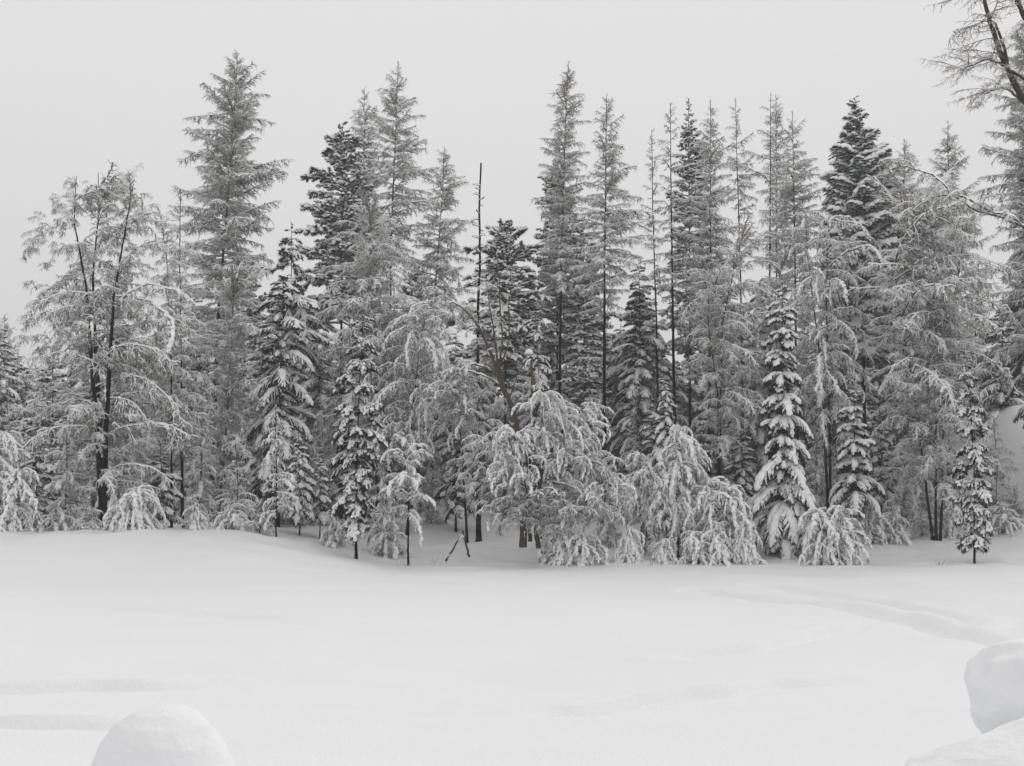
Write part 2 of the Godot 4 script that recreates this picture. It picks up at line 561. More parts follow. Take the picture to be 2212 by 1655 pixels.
func _ready() -> void:
	var cam := Camera3D.new()
	cam.name = "camera"
	cam.fov = rad_to_deg(2.0 * atan(827.5 / FOCAL))
	cam.near = 0.05
	cam.far = 3000.0
	cam.position = EYE
	cam.rotation.x = TILT
	add_child(cam)
	cam.current = true

	var sky_look := ProceduralSkyMaterial.new()
	sky_look.sky_top_color = Color(0.915, 0.91, 0.911)
	sky_look.sky_horizon_color = Color(0.852, 0.845, 0.846)
	sky_look.ground_horizon_color = Color(0.86, 0.86, 0.862)
	sky_look.ground_bottom_color = Color(0.84, 0.84, 0.845)
	sky_look.sky_curve = 0.3
	sky_look.sun_angle_max = 0.0
	var sky := Sky.new()
	sky.sky_material = sky_look
	var env := Environment.new()
	env.background_mode = Environment.BG_SKY
	env.sky = sky
	env.tonemap_mode = Environment.TONE_MAPPER_LINEAR
	env.tonemap_exposure = 1.05
	env.sdfgi_enabled = true
	env.ssao_enabled = true
	env.ssil_enabled = true
	env.fog_enabled = true
	env.fog_density = 0.0018
	env.fog_light_color = Color(0.88, 0.885, 0.89)
	var we := WorldEnvironment.new()
	we.name = "environment"
	we.environment = env
	add_child(we)
	var sun := DirectionalLight3D.new()
	sun.name = "sun"
	sun.light_energy = 0.30
	sun.light_color = Color(1.0, 0.993, 0.98)
	sun.light_angular_distance = 30.0
	sun.shadow_enabled = true
	sun.sky_mode = DirectionalLight3D.SKY_MODE_LIGHT_ONLY
	sun.rotation_degrees = Vector3(-38, 132, 0)
	add_child(sun)

	swell.seed = 11
	swell.frequency = 0.06
	swell.fractal_octaves = 3
	ripple.seed = 5
	ripple.frequency = 0.6
	ripple.fractal_octaves = 3
	materials()
	rng.seed = 4
	make_families()
	ground()
	forest()
	front_row()
	near_things()
	tidy()


func materials() -> void:
	twig_material = StandardMaterial3D.new()
	twig_material.resource_name = "snowy twigs"
	twig_material.vertex_color_use_as_albedo = true
	twig_material.roughness = 0.9
	twig_material.metallic_specular = 0.2
	var grain := FastNoiseLite.new()
	grain.seed = 3
	grain.frequency = 0.03
	grain.fractal_octaves = 4
	var grain_map := NoiseTexture2D.new()
	grain_map.width = 256
	grain_map.height = 256
	grain_map.seamless = true
	grain_map.noise = grain
	var ramp := Gradient.new()
	ramp.set_color(0, Color(0.72, 0.72, 0.72))
	ramp.set_color(1, Color(1, 1, 1))
	grain_map.color_ramp = ramp
	bark_material = StandardMaterial3D.new()
	bark_material.resource_name = "bark"
	bark_material.vertex_color_use_as_albedo = true
	bark_material.albedo_texture = grain_map
	bark_material.uv1_triplanar = true
	bark_material.uv1_scale = Vector3(3, 0.8, 3)
	bark_material.roughness = 0.95
	bark_material.metallic_specular = 0.2
	var crust := FastNoiseLite.new()
	crust.seed = 9
	crust.frequency = 0.045
	crust.fractal_octaves = 5
	var crust_map := NoiseTexture2D.new()
	crust_map.width = 512
	crust_map.height = 512
	crust_map.seamless = true
	crust_map.noise = crust
	crust_map.as_normal_map = true
	crust_map.bump_strength = 3.0
	snow_material = StandardMaterial3D.new()
	snow_material.resource_name = "snow"
	snow_material.albedo_color = Color(0.845, 0.855, 0.865).linear_to_srgb()
	snow_material.normal_enabled = true
	snow_material.normal_texture = crust_map
	snow_material.normal_scale = 0.9
	snow_material.uv1_triplanar = true
	snow_material.uv1_world_triplanar = true
	snow_material.uv1_scale = Vector3(0.7, 0.7, 0.7)
	snow_material.roughness = 0.85
	snow_material.metallic_specular = 0.3


func ground() -> void:
	track([[-200, 1484], [60, 1482], [200, 1476], [330, 1479], [440, 1468]], 0.10, 0.34)
	track([[-200, 1572], [100, 1578], [250, 1580], [330, 1574]], 0.09, 0.25)
	track([[760, 1566], [900, 1560], [1000, 1552]], 0.05, 0.3)
	track([[1140, 1532], [1260, 1534], [1350, 1520], [1470, 1503], [1580, 1497], [1700, 1480], [1820, 1474]], 0.11, 0.28)
	track([[1440, 1422], [1560, 1412], [1660, 1402], [1780, 1372], [1880, 1352]], 0.11, 0.35)
	track([[1500, 1276], [1700, 1296], [1850, 1318], [1960, 1346], [2060, 1372], [2230, 1400]], 0.12, 0.6)
	track([[1640, 1266], [1900, 1296], [2050, 1330], [2120, 1356], [2240, 1336]], 0.12, 0.6)
	track([[560, 1280], [800, 1272], [1060, 1278]], 0.05, 0.7)
	track([[60, 1300], [260, 1312], [420, 1330], [620, 1345]], 0.06, 0.6)
	var xs := PackedFloat32Array()
	var zs := PackedFloat32Array()
	var step := 0.17
	var x := 0.0
	while x < 1600.0:
		xs.append(x)
		if x > 0.0:
			xs.append(-x)
		if x > 24.0:
			step *= 1.13
		x += step
	xs.sort()
	var z := 300.0
	while z > 3.0:
		zs.append(z)
		z *= 0.72
	z = 2.0
	step = 0.13
	while z > -1600.0:
		zs.append(z)
		if z < -46.0:
			step = minf(step * 1.05, 0.6) if z > -95.0 else step * 1.15
		z -= step
	var a := Acc.new()
	var w := xs.size()
	for j in zs.size():
		for i in w:
			a.v.append(Vector3(xs[i], height(xs[i], zs[j]), zs[j]))
	a.n.resize(a.v.size())
	for j in zs.size():
		for i in w:
			var e := a.v[j * w + mini(i + 1, w - 1)] - a.v[j * w + maxi(i - 1, 0)]
			var f := a.v[mini(j + 1, zs.size() - 1) * w + i] - a.v[maxi(j - 1, 0) * w + i]
			a.n[j * w + i] = -f.cross(e).normalized() if f.cross(e).y < 0.0 else f.cross(e).normalized()
			if i < w - 1 and j < zs.size() - 1:
				var p := j * w + i
				a.idx.append_array(PackedInt32Array([p, p + w, p + w + 1, p, p + w + 1, p + 1]))
	var o := MeshInstance3D.new()
	o.name = "snow_field"
	o.mesh = a.mesh(snow_material)
	o.set_meta("kind", "structure")
	o.set_meta("label", "smooth open snow field rising to a bank below the trees")
	add_child(o)


func forest() -> void:
	var g := "tall bare larches on the skyline"
	# --- the skyline, left to right
	tree("larch", "larch_tree", "tallest larch at left, its broad uneven crown with long arms reaching left", "tree", g, 56, [[[455, 1100], [470, 700], [490, 450], [505, 250], [513, 118]]],
		[[118, 6, 6], [170, 40, 40], [210, 58, 52], [260, 60, 70], [330, 70, 80], [400, 80, 95], [480, 95, 105], [620, 85, 95], [760, 70, 75]], {"r": 0.24, "density": 1.2,
		"arms": [[502, 262, 405, 240], [500, 285, 412, 290], [495, 318, 390, 345], [502, 258, 590, 250], [492, 400, 612, 372], [488, 430, 410, 500]]})
	tree("pine", "pine_tree", "dense dark pine with tufted branch ends just left of the twin pointed larches", "tree", "", 58, [[[735, 1100], [738, 600], [740, 272]]],
		[[272, 8, 10], [320, 28, 40], [400, 62, 60], [470, 75, 65], [560, 80, 75], [700, 80, 75]], {"r": 0.2, "density": 1.5, "wide": 1.2})
	tree("larch", "larch_tree", "narrow larch half hidden between the dark pine and the taller larch to its right", "tree", g, 60, [[[785, 1100], [783, 600], [787, 190]]],
		[[190, 3, 3], [260, 30, 26], [340, 40, 40], [480, 45, 45], [640, 40, 40]], {"r": 0.15})
	tree("larch", "larch_tree", "tall pointed larch with a see-through crown above the pale birch", "tree", g, 57, [[[838, 1100], [845, 500], [855, 280], [860, 132]]],
		[[132, 4, 4], [200, 28, 26], [280, 50, 52], [360, 62, 70], [430, 72, 76], [560, 70, 75]], {"r": 0.2, "arms": [[853, 300, 790, 262], [850, 350, 920, 300], [850, 400, 775, 385]]})
	tree("larch", "larch_tree", "rounded smaller larch standing left of the bare pole", "tree", g, 58, [[[930, 1100], [942, 600], [955, 430], [960, 318]]],
		[[318, 4, 4], [370, 28, 28], [430, 42, 46], [500, 60, 58], [580, 55, 66], [660, 50, 55]], {"r": 0.17, "arms": [[945, 540, 1010, 610], [942, 590, 995, 650]]})
	snag()
	tree("pine", "pine_tree", "short round-topped pine directly right of the bare pole", "tree", "", 57, [[[1090, 1100], [1092, 700], [1093, 492]]],
		[[488, 8, 8], [520, 34, 34], [570, 55, 50], [640, 72, 60], [740, 80, 66], [840, 76, 66]], {"r": 0.18, "density": 1.8, "wide": 1.35})
	tree("larch", "larch_tree", "tall larch with a needle-thin top in the centre of the skyline", "tree", g, 57, [[[1205, 1100], [1212, 600], [1220, 300], [1228, 132]]],
		[[132, 3, 3], [200, 26, 30], [235, 40, 36], [290, 38, 40], [340, 45, 48], [420, 50, 52], [520, 55, 55], [640, 55, 50]], {"r": 0.19, "density": 1.15, "arms": [[1218, 310, 1172, 292], [1222, 235, 1184, 222], [1216, 340, 1270, 352]]})
	tree("pine", "pine_tree", "dark pine clothed in tufts growing behind the central needle-topped larch", "tree", "", 59, [[[1200, 1100], [1205, 600], [1212, 345]]],
		[[345, 8, 10], [400, 40, 32], [450, 45, 40], [540, 55, 45], [640, 60, 55], [760, 55, 55]], {"r": 0.18, "density": 1.3})
	tree("larch", "larch_tree", "larch with a long bare reddish trunk and a full crown right of the central pair", "tree", g, 54, [[[1302, 1100], [1305, 900], [1306, 550], [1309, 350], [1310, 205]]],
		[[205, 4, 4], [250, 22, 22], [300, 30, 36], [350, 34, 50], [430, 50, 75], [520, 60, 78], [600, 66, 72], [660, 40, 50]], {"r": 0.2, "bark": Color(0.085, 0.055, 0.042), "plaster": 0.2, "arms": [[1307, 520, 1405, 512], [1307, 535, 1228, 545], [1305, 775, 1250, 778]]})
	tree("larch", "larch_tree", "thinnest larch with short tufts of branches on a pole-like trunk", "tree", g, 56, [[[1425, 1100], [1418, 700], [1410, 450], [1408, 280]]],
		[[280, 4, 4], [320, 20, 18], [360, 18, 26], [480, 26, 22], [600, 26, 26], [700, 24, 30]], {"r": 0.15, "density": 0.5, "plaster": 0.25})
	tree("larch", "larch_tree", "straight sparse larch with sky showing on both sides of its trunk", "tree", g, 55, [[[1462, 1100], [1456, 850], [1450, 450], [1448, 222]]],
		[[222, 3, 3], [270, 24, 26], [300, 30, 24], [400, 34, 26], [540, 38, 26], [680, 34, 24]], {"r": 0.19, "density": 0.5, "plaster": 0.2})
	tree("pine", "fir_tree", "spire-topped narrow evergreen between two bare larches right of centre", "tree", "", 59, [[[1490, 1100], [1490, 600], [1487, 212]]],
		[[212, 2, 2], [250, 11, 12], [290, 18, 20], [350, 26, 34], [450, 40, 50], [600, 52, 56], [760, 56, 56]], {"r": 0.17, "density": 1.4})
	tree("dark_spruce", "spruce_tree", "dark conical spruce standing just right of the long reddish trunk", "tree", "", 57, [[[1385, 1100], [1383, 800], [1380, 560]]],
		[[562, 4, 4], [620, 24, 24], [700, 44, 44], [820, 56, 56], [1000, 66, 66], [1120, 70, 70]], {"r": 0.16, "density": 1.3})
	tree("pine", "pine_tree", "bushy pine filling the space between the central needle-topped larch and the reddish trunk", "tree", "", 58, [[[1262, 1100], [1262, 800], [1260, 470]]],
		[[470, 5, 5], [530, 26, 26], [620, 44, 40], [740, 52, 48], [900, 50, 46]], {"r": 0.15, "density": 1.2})
	tree("larch", "larch_tree", "full larch with upswept top right of the narrow spire-topped evergreen", "tree", g, 56, [[[1530, 1100], [1534, 700], [1535, 216]]],
		[[216, 3, 3], [270, 20, 20], [330, 36, 40], [420, 52, 56], [520, 62, 62], [640, 62, 52], [740, 55, 50]], {"r": 0.2, "density": 1.15})
	tree("larch", "larch_tree", "open larch with long curved branches and bright gaps left of the twin-topped larch", "tree", g, 60, [[[1606, 1100], [1600, 600], [1592, 350], [1589, 212]]],
		[[212, 3, 3], [270, 18, 18], [330, 22, 34], [380, 30, 46], [470, 28, 28]], {"r": 0.15, "density": 0.7})
	tree("larch", "larch_tree", "left stem of the twin-topped larches, with few short branches on a dark trunk", "tree", g, 59, [[[1662, 1100], [1663, 600], [1665, 200]]],
		[[200, 2, 2], [250, 22, 16], [320, 24, 20], [420, 22, 24], [520, 22, 22]], {"r": 0.17, "density": 0.6, "plaster": 0.2, "arms": [[1663, 345, 1600, 330], [1663, 395, 1610, 350]]})
	tree("larch", "larch_tree", "right stem of the twin-topped larches, hazier and more densely branched", "tree", g, 62, [[[1680, 1100], [1678, 600], [1676, 205]]],
		[[205, 3, 3], [260, 20, 22], [340, 22, 34], [440, 30, 45], [560, 35, 45]], {"r": 0.15})
	tree("larch", "larch_tree", "shorter larch with snow-bent branches right of the twin-topped larches", "tree", g, 57, [[[1722, 1100], [1718, 600], [1712, 240]]],
		[[240, 3, 3], [300, 24, 26], [360, 34, 44], [430, 50, 55], [520, 62, 52], [620, 55, 55]], {"r": 0.17, "arms": [[1716, 400, 1660, 440], [1716, 455, 1640, 485], [1716, 390, 1770, 360]]})
	tree("green_spruce", "spruce_tree", "dark green spruce with a perfect cone and white snow pads, on the right skyline", "tree", "", 55, [[[1870, 1100], [1862, 600], [1850, 350], [1847, 210]]],
		[[210, 4, 4], [255, 16, 14], [300, 30, 26], [335, 34, 38], [352, 60, 54], [380, 48, 50], [430, 62, 66], [490, 70, 90], [520, 66, 84], [600, 60, 66], [760, 56, 56]], {"r": 0.2, "density": 2.6, "wide": 1.4, "plaster": 0.3})
	tree("larch", "larch_tree", "small pale larch right of the dark green spruce", "tree", g, 66, [[[1955, 1100], [1955, 600], [1953, 300]]],
		[[300, 3, 3], [350, 20, 22], [400, 34, 36], [460, 46, 46], [580, 50, 50]], {"r": 0.16, "density": 1.2})
	tree("larch", "larch_tree", "pointed larch with flat branches rising behind the long arching bough at right", "tree", g, 60, [[[2050, 1100], [2050, 600], [2048, 260]]],
		[[260, 3, 3], [310, 18, 22], [345, 36, 32], [400, 40, 46], [470, 60, 62], [560, 60, 60]], {"r": 0.16, "density": 1.1})
	tree("larch", "larch_tree", "very tall dark larch cut off by the right edge of the picture", "tree", g, 50, [[[2240, 1100], [2238, 600], [2222, 150], [2216, 40]]],
		[[40, 10, 10], [130, 50, 45], [250, 70, 70], [340, 90, 80], [450, 78, 80], [600, 70, 80], [760, 60, 80]], {"r": 0.22, "density": 1.3, "plaster": 0.2})
	tree("dark_spruce", "spruce_tree", "dark dense conifer at the right edge below the tall larch", "tree", "", 52, [[[2262, 1120], [2252, 700], [2236, 300]]],
		[[300, 10, 10], [420, 50, 50], [520, 62, 60], [650, 65, 80], [800, 70, 90], [920, 50, 90], [960, 34, 90]], {"r": 0.18, "density": 1.2, "plaster": 0.2})

	# --- the broad-leaved trees that bow in front of them
	var b := "bare birches loaded with snow"
	var big := tree("birch", "birch_tree", "large double-stemmed birch with a drooping crown at the left end of the forest", "tree", b, 43.5,
		[[[222, 1150], [228, 950], [238, 760], [246, 640], [268, 510], [290, 388]], [[226, 1150], [212, 960], [196, 760], [186, 620], [160, 480], [165, 380]], [[222, 1150, 0.5], [214, 900, 0.5], [200, 600, 0.6], [212, 470, 0.8], [212, 372, 0.8]]],
		[[380, 30, 36], [430, 80, 50], [500, 150, 70], [580, 170, 90], [700, 190, 110], [850, 185, 110], [1000, 170, 120], [1080, 130, 120]], {"r": 0.24, "density": 1.3, "fill": 1.0, "open": true, "gather": 0.9, "bark": Color(0.085, 0.072, 0.058), "plaster": 0.72,
		"arms": [[246, 660, 410, 660, 0.0, "laden"], [240, 640, 400, 700, 0.4, "laden"], [205, 655, 50, 690], [190, 690, 60, 720, -0.5], [232, 860, 330, 900, 0.0, "laden"]]})
	spread(big, big.position, 43.5, "birch", [[165, 425, 55, 38, 0.3, 22, 0.6], [215, 420, 45, 38, 0.5, 20, 0.6], [285, 440, 50, 42, 0.3, 24, 0.6], [130, 520, 70, 70, 0.4, 30, 0.7], [200, 640, 130, 90, 1.2, 40, 0.8], [290, 520, 50, 80, 0.5, 26, 0.7], [330, 720, 70, 80, 1.0, 26, 0.8], [110, 760, 80, 110, 0.9, 34, 0.8], [190, 900, 140, 120, 1.6, 40, 0.9]])
	tree("birch", "birch_tree", "slender young birch whose thin tip shows beside the tallest larch", "tree", b, 47, [[[395, 1120], [392, 800], [388, 560], [390, 408]]],
		[[408, 4, 4], [460, 20, 18], [560, 40, 36], [700, 60, 55], [850, 70, 60], [1000, 70, 70]], {"r": 0.12, "density": 0.9})
	tree("birch", "birch_tree", "thin birch with a fine forked tip between the double-stemmed birch and the tallest larch", "tree", b, 46, [[[372, 1120], [370, 800], [360, 560], [345, 455]]],
		[[455, 8, 8], [500, 28, 18], [580, 40, 32], [760, 60, 50], [950, 65, 60]], {"r": 0.09, "density": 0.8})
	tree("birch", "birch_tree", "snow-matted birch in front of the tallest larch's trunk", "tree", b, 50, [[[470, 1120], [490, 900], [500, 740], [505, 620]]],
		[[600, 20, 20], [660, 60, 70], [760, 90, 90], [880, 110, 100], [1000, 110, 110], [1080, 90, 90]], {"r": 0.12, "density": 1.1})
	tree("padded_pine", "pine_tree", "young pine with clumped snow standing alone in the gap right of the tallest larch", "tree", "", 54, [[[632, 1120], [630, 700], [629, 478]]],
		[[482, 6, 6], [520, 30, 26], [580, 44, 50], [640, 60, 60], [740, 66, 66]], {"r": 0.11, "density": 0.75})
	tree("dark_spruce", "spruce_tree", "spruce with long dark hanging boughs below the young pine in the gap", "tree", "", 50, [[[600, 1120], [606, 800], [612, 600]]],
		[[590, 8, 10], [640, 40, 70], [700, 50, 82], [800, 60, 66], [920, 70, 70], [1050, 75, 75]], {"r": 0.16, "density": 1.0, "arms": [[612, 610, 690, 690], [612, 640, 668, 740]]})
	tree("birch", "birch_tree", "pale birch with a rounded white crown top below the twin pointed larches", "tree", b, 53, [[[815, 1120], [812, 800], [800, 600], [798, 450]]],
		[[418, 12, 12], [470, 55, 50], [540, 75, 70], [620, 95, 110], [720, 110, 130], [850, 120, 130], [980, 110, 120]], {"r": 0.14, "density": 1.35})
	tree("laden", "birch_tree", "bowed birch with white curtains of twigs left of the broken tree", "tree", b, 51, [[[880, 1120], [890, 900], [905, 760], [925, 655]]],
		[[640, 20, 20], [690, 70, 60], [760, 90, 90], [860, 100, 80], [960, 100, 70]], {"r": 0.12, "density": 1.0})
	broken_tree(b)
	tree("laden", "birch_tree", "low arched birch spreading under the leaning broken stems", "tree", b, 49, [[[1010, 1150], [1000, 1000], [990, 880], [1000, 800]]],
		[[785, 20, 20], [830, 70, 60], [880, 76, 66], [940, 60, 60]], {"r": 0.1, "density": 0.8})
	tree("birch", "birch_tree", "birch with long bent boughs in front of the full larch right of centre", "tree", b, 52, [[[1555, 1120], [1556, 900], [1560, 700], [1590, 560], [1612, 480]], [[1552, 1120], [1550, 850], [1530, 700], [1548, 600]]],
		[[490, 14, 20], [550, 70, 70], [620, 90, 90], [720, 100, 90], [850, 90, 90], [980, 70, 70]], {"r": 0.13, "density": 1.15, "arms": [[1580, 600, 1680, 575], [1570, 660, 1660, 690, 0.0, "laden"], [1545, 640, 1478, 700]]})
	tree("laden", "birch_tree", "birch with a white shaggy head just left of the dark green spruce", "tree", b, 52, [[[1795, 1120], [1790, 850], [1785, 650], [1790, 480]], [[1790, 1120], [1775, 800], [1745, 560], [1740, 470]]],
		[[455, 40, 30], [510, 70, 60], [580, 80, 90], [660, 90, 90], [760, 90, 85], [900, 80, 80]], {"r": 0.13, "density": 0.85})
	tree("birch", "birch_tree", "wide birch with a cloud-like grey crown filling the right of the forest", "tree", b, 49.5, [[[2020, 1140], [2022, 900], [2000, 700], [1985, 560], [1990, 470]], [[2030, 1140], [2040, 850], [2060, 650], [2085, 520]], [[2015, 1140], [1975, 850], [1940, 650], [1930, 560]]],
		[[445, 40, 60], [500, 85, 100], [580, 105, 150], [700, 125, 165], [820, 120, 165], [940, 110, 130], [1060, 90, 110]], {"r": 0.1, "density": 1.5, "gather": 0.9})
	tree("birch", "birch_tree", "leaning birch mixed into the dark trees behind the tall layered spruce", "tree", b, 55, [[[1660, 1120], [1665, 850], [1680, 650], [1690, 560]]],
		[[560, 20, 20], [640, 60, 60], [760, 80, 70], [900, 80, 80]], {"r": 0.11, "density": 1.0})

	# --- deeper in the forest
	var deep := "conifers deep in the forest"
	var k := 0
	var texts := {"spruce": "snowy deep-forest spruce ", "larch": "bare deep-forest larch ", "pine": "tufted deep-forest pine "}
	for e in [
		[-60, 690, 95, "outside the left edge, furthest left of all"],
		[8, 680, 90, "at the left edge of the picture, hazy"],
		[40, 760, 78, "just right of the left edge, behind the big white arched bush"],
		[110, 760, 66, "behind the left arm of the double-stemmed birch"],
		[190, 720, 72, "behind the trunks of the double-stemmed birch"],
		[270, 690, 66, "behind the right side of the double-stemmed birch"],
		[345, 700, 63, "left of the tallest larch, behind the two thin birches"],
		[420, 640, 68, "directly behind the tallest larch"],
		[530, 560, 70, "behind the right side of the tallest larch"],
		[575, 700, 62, "behind the spruce with long dark hanging boughs"],
		[690, 640, 66, "between the young pine in the gap and the dark tufted pine"],
		[760, 690, 64, "behind the trunk of the dark tufted pine"],
		[850, 640, 66, "below the tall pointed larch"],
		[905, 560, 70, "left of the rounded smaller larch"],
		[980, 720, 66, "just left of the bare dead pole"],
		[1040, 700, 70, "behind the broken leaning tree"],
		[1130, 640, 66, "right of the short round-topped pine"],
		[1180, 700, 60, "below the central needle-topped larch"],
		[1265, 560, 66, "behind the long reddish trunk, on its left"],
		[1345, 700, 62, "right of the long reddish trunk"],
		[1385, 620, 60, "left of the thinnest pole-like larch"],
		[1400, 760, 57, "between the pole-like larch and the straight sparse larch"],
		[1440, 740, 64, "right of the straight sparse larch"],
		[1500, 640, 66, "below the narrow spire-topped evergreen"],
		[1580, 620, 70, "right of the full upswept larch"],
		[1640, 600, 66, "left of the twin-topped larches, low down"],
		[1745, 600, 66, "behind the top of the tallest layered spruce, on its right"],
		[1820, 640, 64, "behind the white shaggy-headed birch"],
		[1900, 560, 72, "right of the dark green skyline spruce"],
		[1960, 640, 63, "behind the left half of the wide cloud-like birch"],
		[2030, 560, 70, "behind the middle of the wide cloud-like birch"],
		[2110, 600, 66, "behind the right half of the wide cloud-like birch"],
		[2170, 640, 62, "near the right edge, left of the tall cut-off larch"],
		[2250, 560, 68, "outside the right edge behind the tall cut-off larch"]]:
		var kind: String = ["spruce", "larch", "dark_spruce", "pine", "spruce"][k % 5]
		var w := 1.0 if kind != "larch" else 0.85
		tree(kind, {"spruce": "spruce_tree", "larch": "larch_tree", "pine": "pine_tree"}[kind.trim_prefix("dark_")], texts[kind.trim_prefix("dark_")] + e[3], "tree", deep + ", " + kind.trim_prefix("dark_"), e[2], [[[e[0], 1100], [e[0] + (k * 7) % 11 - 5, e[1]]]],
			[[e[1], 4, 4], [e[1] + 70, 28 * w, 28 * w], [e[1] + 180, 52 * w, 52 * w], [e[1] + 330, 66 * w, 66 * w], [1090, 72 * w, 72 * w]], {"r": 0.17, "density": 1.3, "fill": 0.8, "wide": 1.4, "merged": true})
		k += 1
	k = 0
	for x in range(-120, 2360, 62):
		rng.seed = 500 + x
		var top := rr(690, 800)
		tree("dark_spruce" if k % 3 else "pine", "far_conifer", "hazy conifer at the very back of the forest, glimpsed between nearer trees", "tree", "far conifers at the back of the forest", rr(74, 98), [[[x, 1090], [x + rr(-5, 5), top]]],
			[[top, 3, 3], [top + 80, 24, 24], [top + 220, 46, 46], [1090, 60, 60]], {"r": 0.15, "density": 1.0, "fill": 0.8, "wide": 1.5, "merged": true})
		k += 1
	# --- undergrowth at the foot of the trees
	k = 0
	for e in [
		[20, 860, 46, "above the big white arched bush at the left edge"],
		[75, 930, 45, "between the arched bush and the double-stemmed birch"],
		[140, 900, 44.5, "just left of the double-stemmed birch trunk"],
		[300, 900, 46.5, "right of the double-stemmed birch trunk"],
		[345, 940, 45.5, "behind the bush bowed to the right"],
		[430, 880, 48, "below the tallest larch"],
		[510, 960, 47, "left of the thin white-coated sapling"],
		[560, 900, 52, "behind the thin white-coated sapling"],
		[640, 900, 52, "behind the small drooping spruce"],
		[700, 880, 53, "behind the smallest round-capped spruce"],
		[745, 960, 52, "left of the young pine on the slope"],
		[830, 980, 51, "right of the young pine on the slope"],
		[930, 920, 54, "behind the small tree with arching white twigs"],
		[1215, 900, 55, "right of the big white-draped tree"],
		[1290, 960, 56, "left of the rounded white hump"],
		[1360, 900, 55, "above the rounded white hump"],
		[1410, 860, 54, "left of the draped spruce with the hooked tip"],
		[1500, 940, 54, "right of the draped spruce with the hooked tip"],
		[1570, 960, 55, "above the tangled white thicket"],
		[1600, 900, 54, "left of the tallest layered spruce"],
		[1760, 900, 54, "right of the tallest layered spruce"],
		[1810, 960, 53, "left of the smaller dark spruce"],
		[1900, 880, 53, "right of the smaller dark spruce"],
		[1950, 940, 52, "below the wide cloud-like birch"],
		[2150, 900, 53, "right of the slim lone conifer"]]:
		var kind: String = ["birch", "spruce", "laden"][k % 3]
		tree("dark_spruce" if kind == "spruce" else kind, "spruce_sapling" if kind == "spruce" else "sapling", {"spruce": "dark undergrowth spruce ", "birch": "leafless undergrowth sapling ", "laden": "snow-bowed undergrowth sapling "}[kind] + e[3], "sapling", "undergrowth saplings, " + kind, e[2], [[[e[0], 1140], [e[0] + 4, (e[1] + 1140) * 0.5], [e[0] + (k * 5) % 13 - 6, e[1]]]],
			[[e[1], 4, 4], [e[1] + 60, 24, 26], [e[1] + 130, 40, 42], [1100, 55, 55], [1150, 50, 50]], {"r": 0.05, "density": 1.3, "fill": 0.5, "merged": true})
		k += 1


func snag() -> void:
	rng.seed = 77
	var d := 50.0
	var foot := spot(1034, 1100, d)
	foot.y = height(foot.x, foot.z)
	var root := thing("dead_tree", "bare dead pole of a tree with broken branch stubs against the sky", "dead tree", foot)
	var line := PackedVector3Array([Vector3(0, -0.2, 0), spot(1032, 690, d) - foot, spot(1037, 560, d) - foot, spot(1035, 450, d) - foot, spot(1039, 352, d) - foot])
	part("trunk", trunk_mesh(line, 0.13, 0.04, Color(0.06, 0.05, 0.04), 0.5), root)
	for i in 26:
		var p := at_height(line, lerpf(line[1].y + 0.2, line[4].y - 0.9, (i + rr(0, 0.7)) / 26.0))
		var ang := rr(0, TAU)
		var a := Acc.new()
		var pts := bend(Vector3.ZERO, Vector3(cos(ang), rr(0.0, 0.4), sin(ang)).normalized(), rr(0.14, 0.45), 2, 0.1, 0.2)
		tube(a, pts, 0.022, 0.014, BARK, 4)
		cap(a, pts, 0.045, 0.04, 0.1)
		part("branch_stub", a.mesh(twig_material), root).position = p


# a limb laid through picture points, with twigs of a family along it
func drawn_limb(root: Node3D, called: String, foot: Vector3, depth: float, pts: Array, r0: float, r1: float, snow: float, kind: String, twigs: int, size: float, from := 0.25, bark := BARK) -> void:
	var line := PackedVector3Array()
	for p in pts:
		line.append(spot(p[0], p[1], depth + (p[2] if p.size() > 2 else 0.0)) - foot)
	# round the corners
	var fine := PackedVector3Array()
	for i in line.size() - 1:
		var before: Vector3 = line[maxi(i - 1, 0)]
		var after: Vector3 = line[mini(i + 2, line.size() - 1)]
		for k in 6:
			fine.append(line[i].cubic_interpolate(line[i + 1], before, after, k / 6.0))
	fine.append(line[line.size() - 1])
	for i in range(1, fine.size() - 1):
		fine[i] += Vector3(rr(-1, 1), rr(-1, 1), rr(-1, 1)) * 0.02
	var a := Acc.new()
	tube(a, fine, r0, r1, bark, 7)
	cap(a, fine, maxf(r0, snow), maxf(r1, snow * 0.7), snow * 1.5)
	part(called, a.mesh(twig_material), root)
	var set_: Array = family[kind].small if size < 0.9 else family[kind].large
	for i in twigs:
		var t := lerpf(from, 1.0, (i + rr(0.0, 1.0)) / twigs)
		var p := along(fine, t)
		var d := tangent(fine, int(t * (fine.size() - 1)))
		var m: Dictionary = set_[rng.randi() % set_.size()]
		var az := atan2(-d.z, d.x) + rr(-1.5, 1.5)
		var b := Basis(Vector3.UP, az) * Basis(Vector3.BACK, rr(-0.5, 0.4))
		part("twig", m.mesh, root).transform = Transform3D(b.scaled_local(Vector3.ONE * size * rr(0.6, 1.15) / m.reach), p)


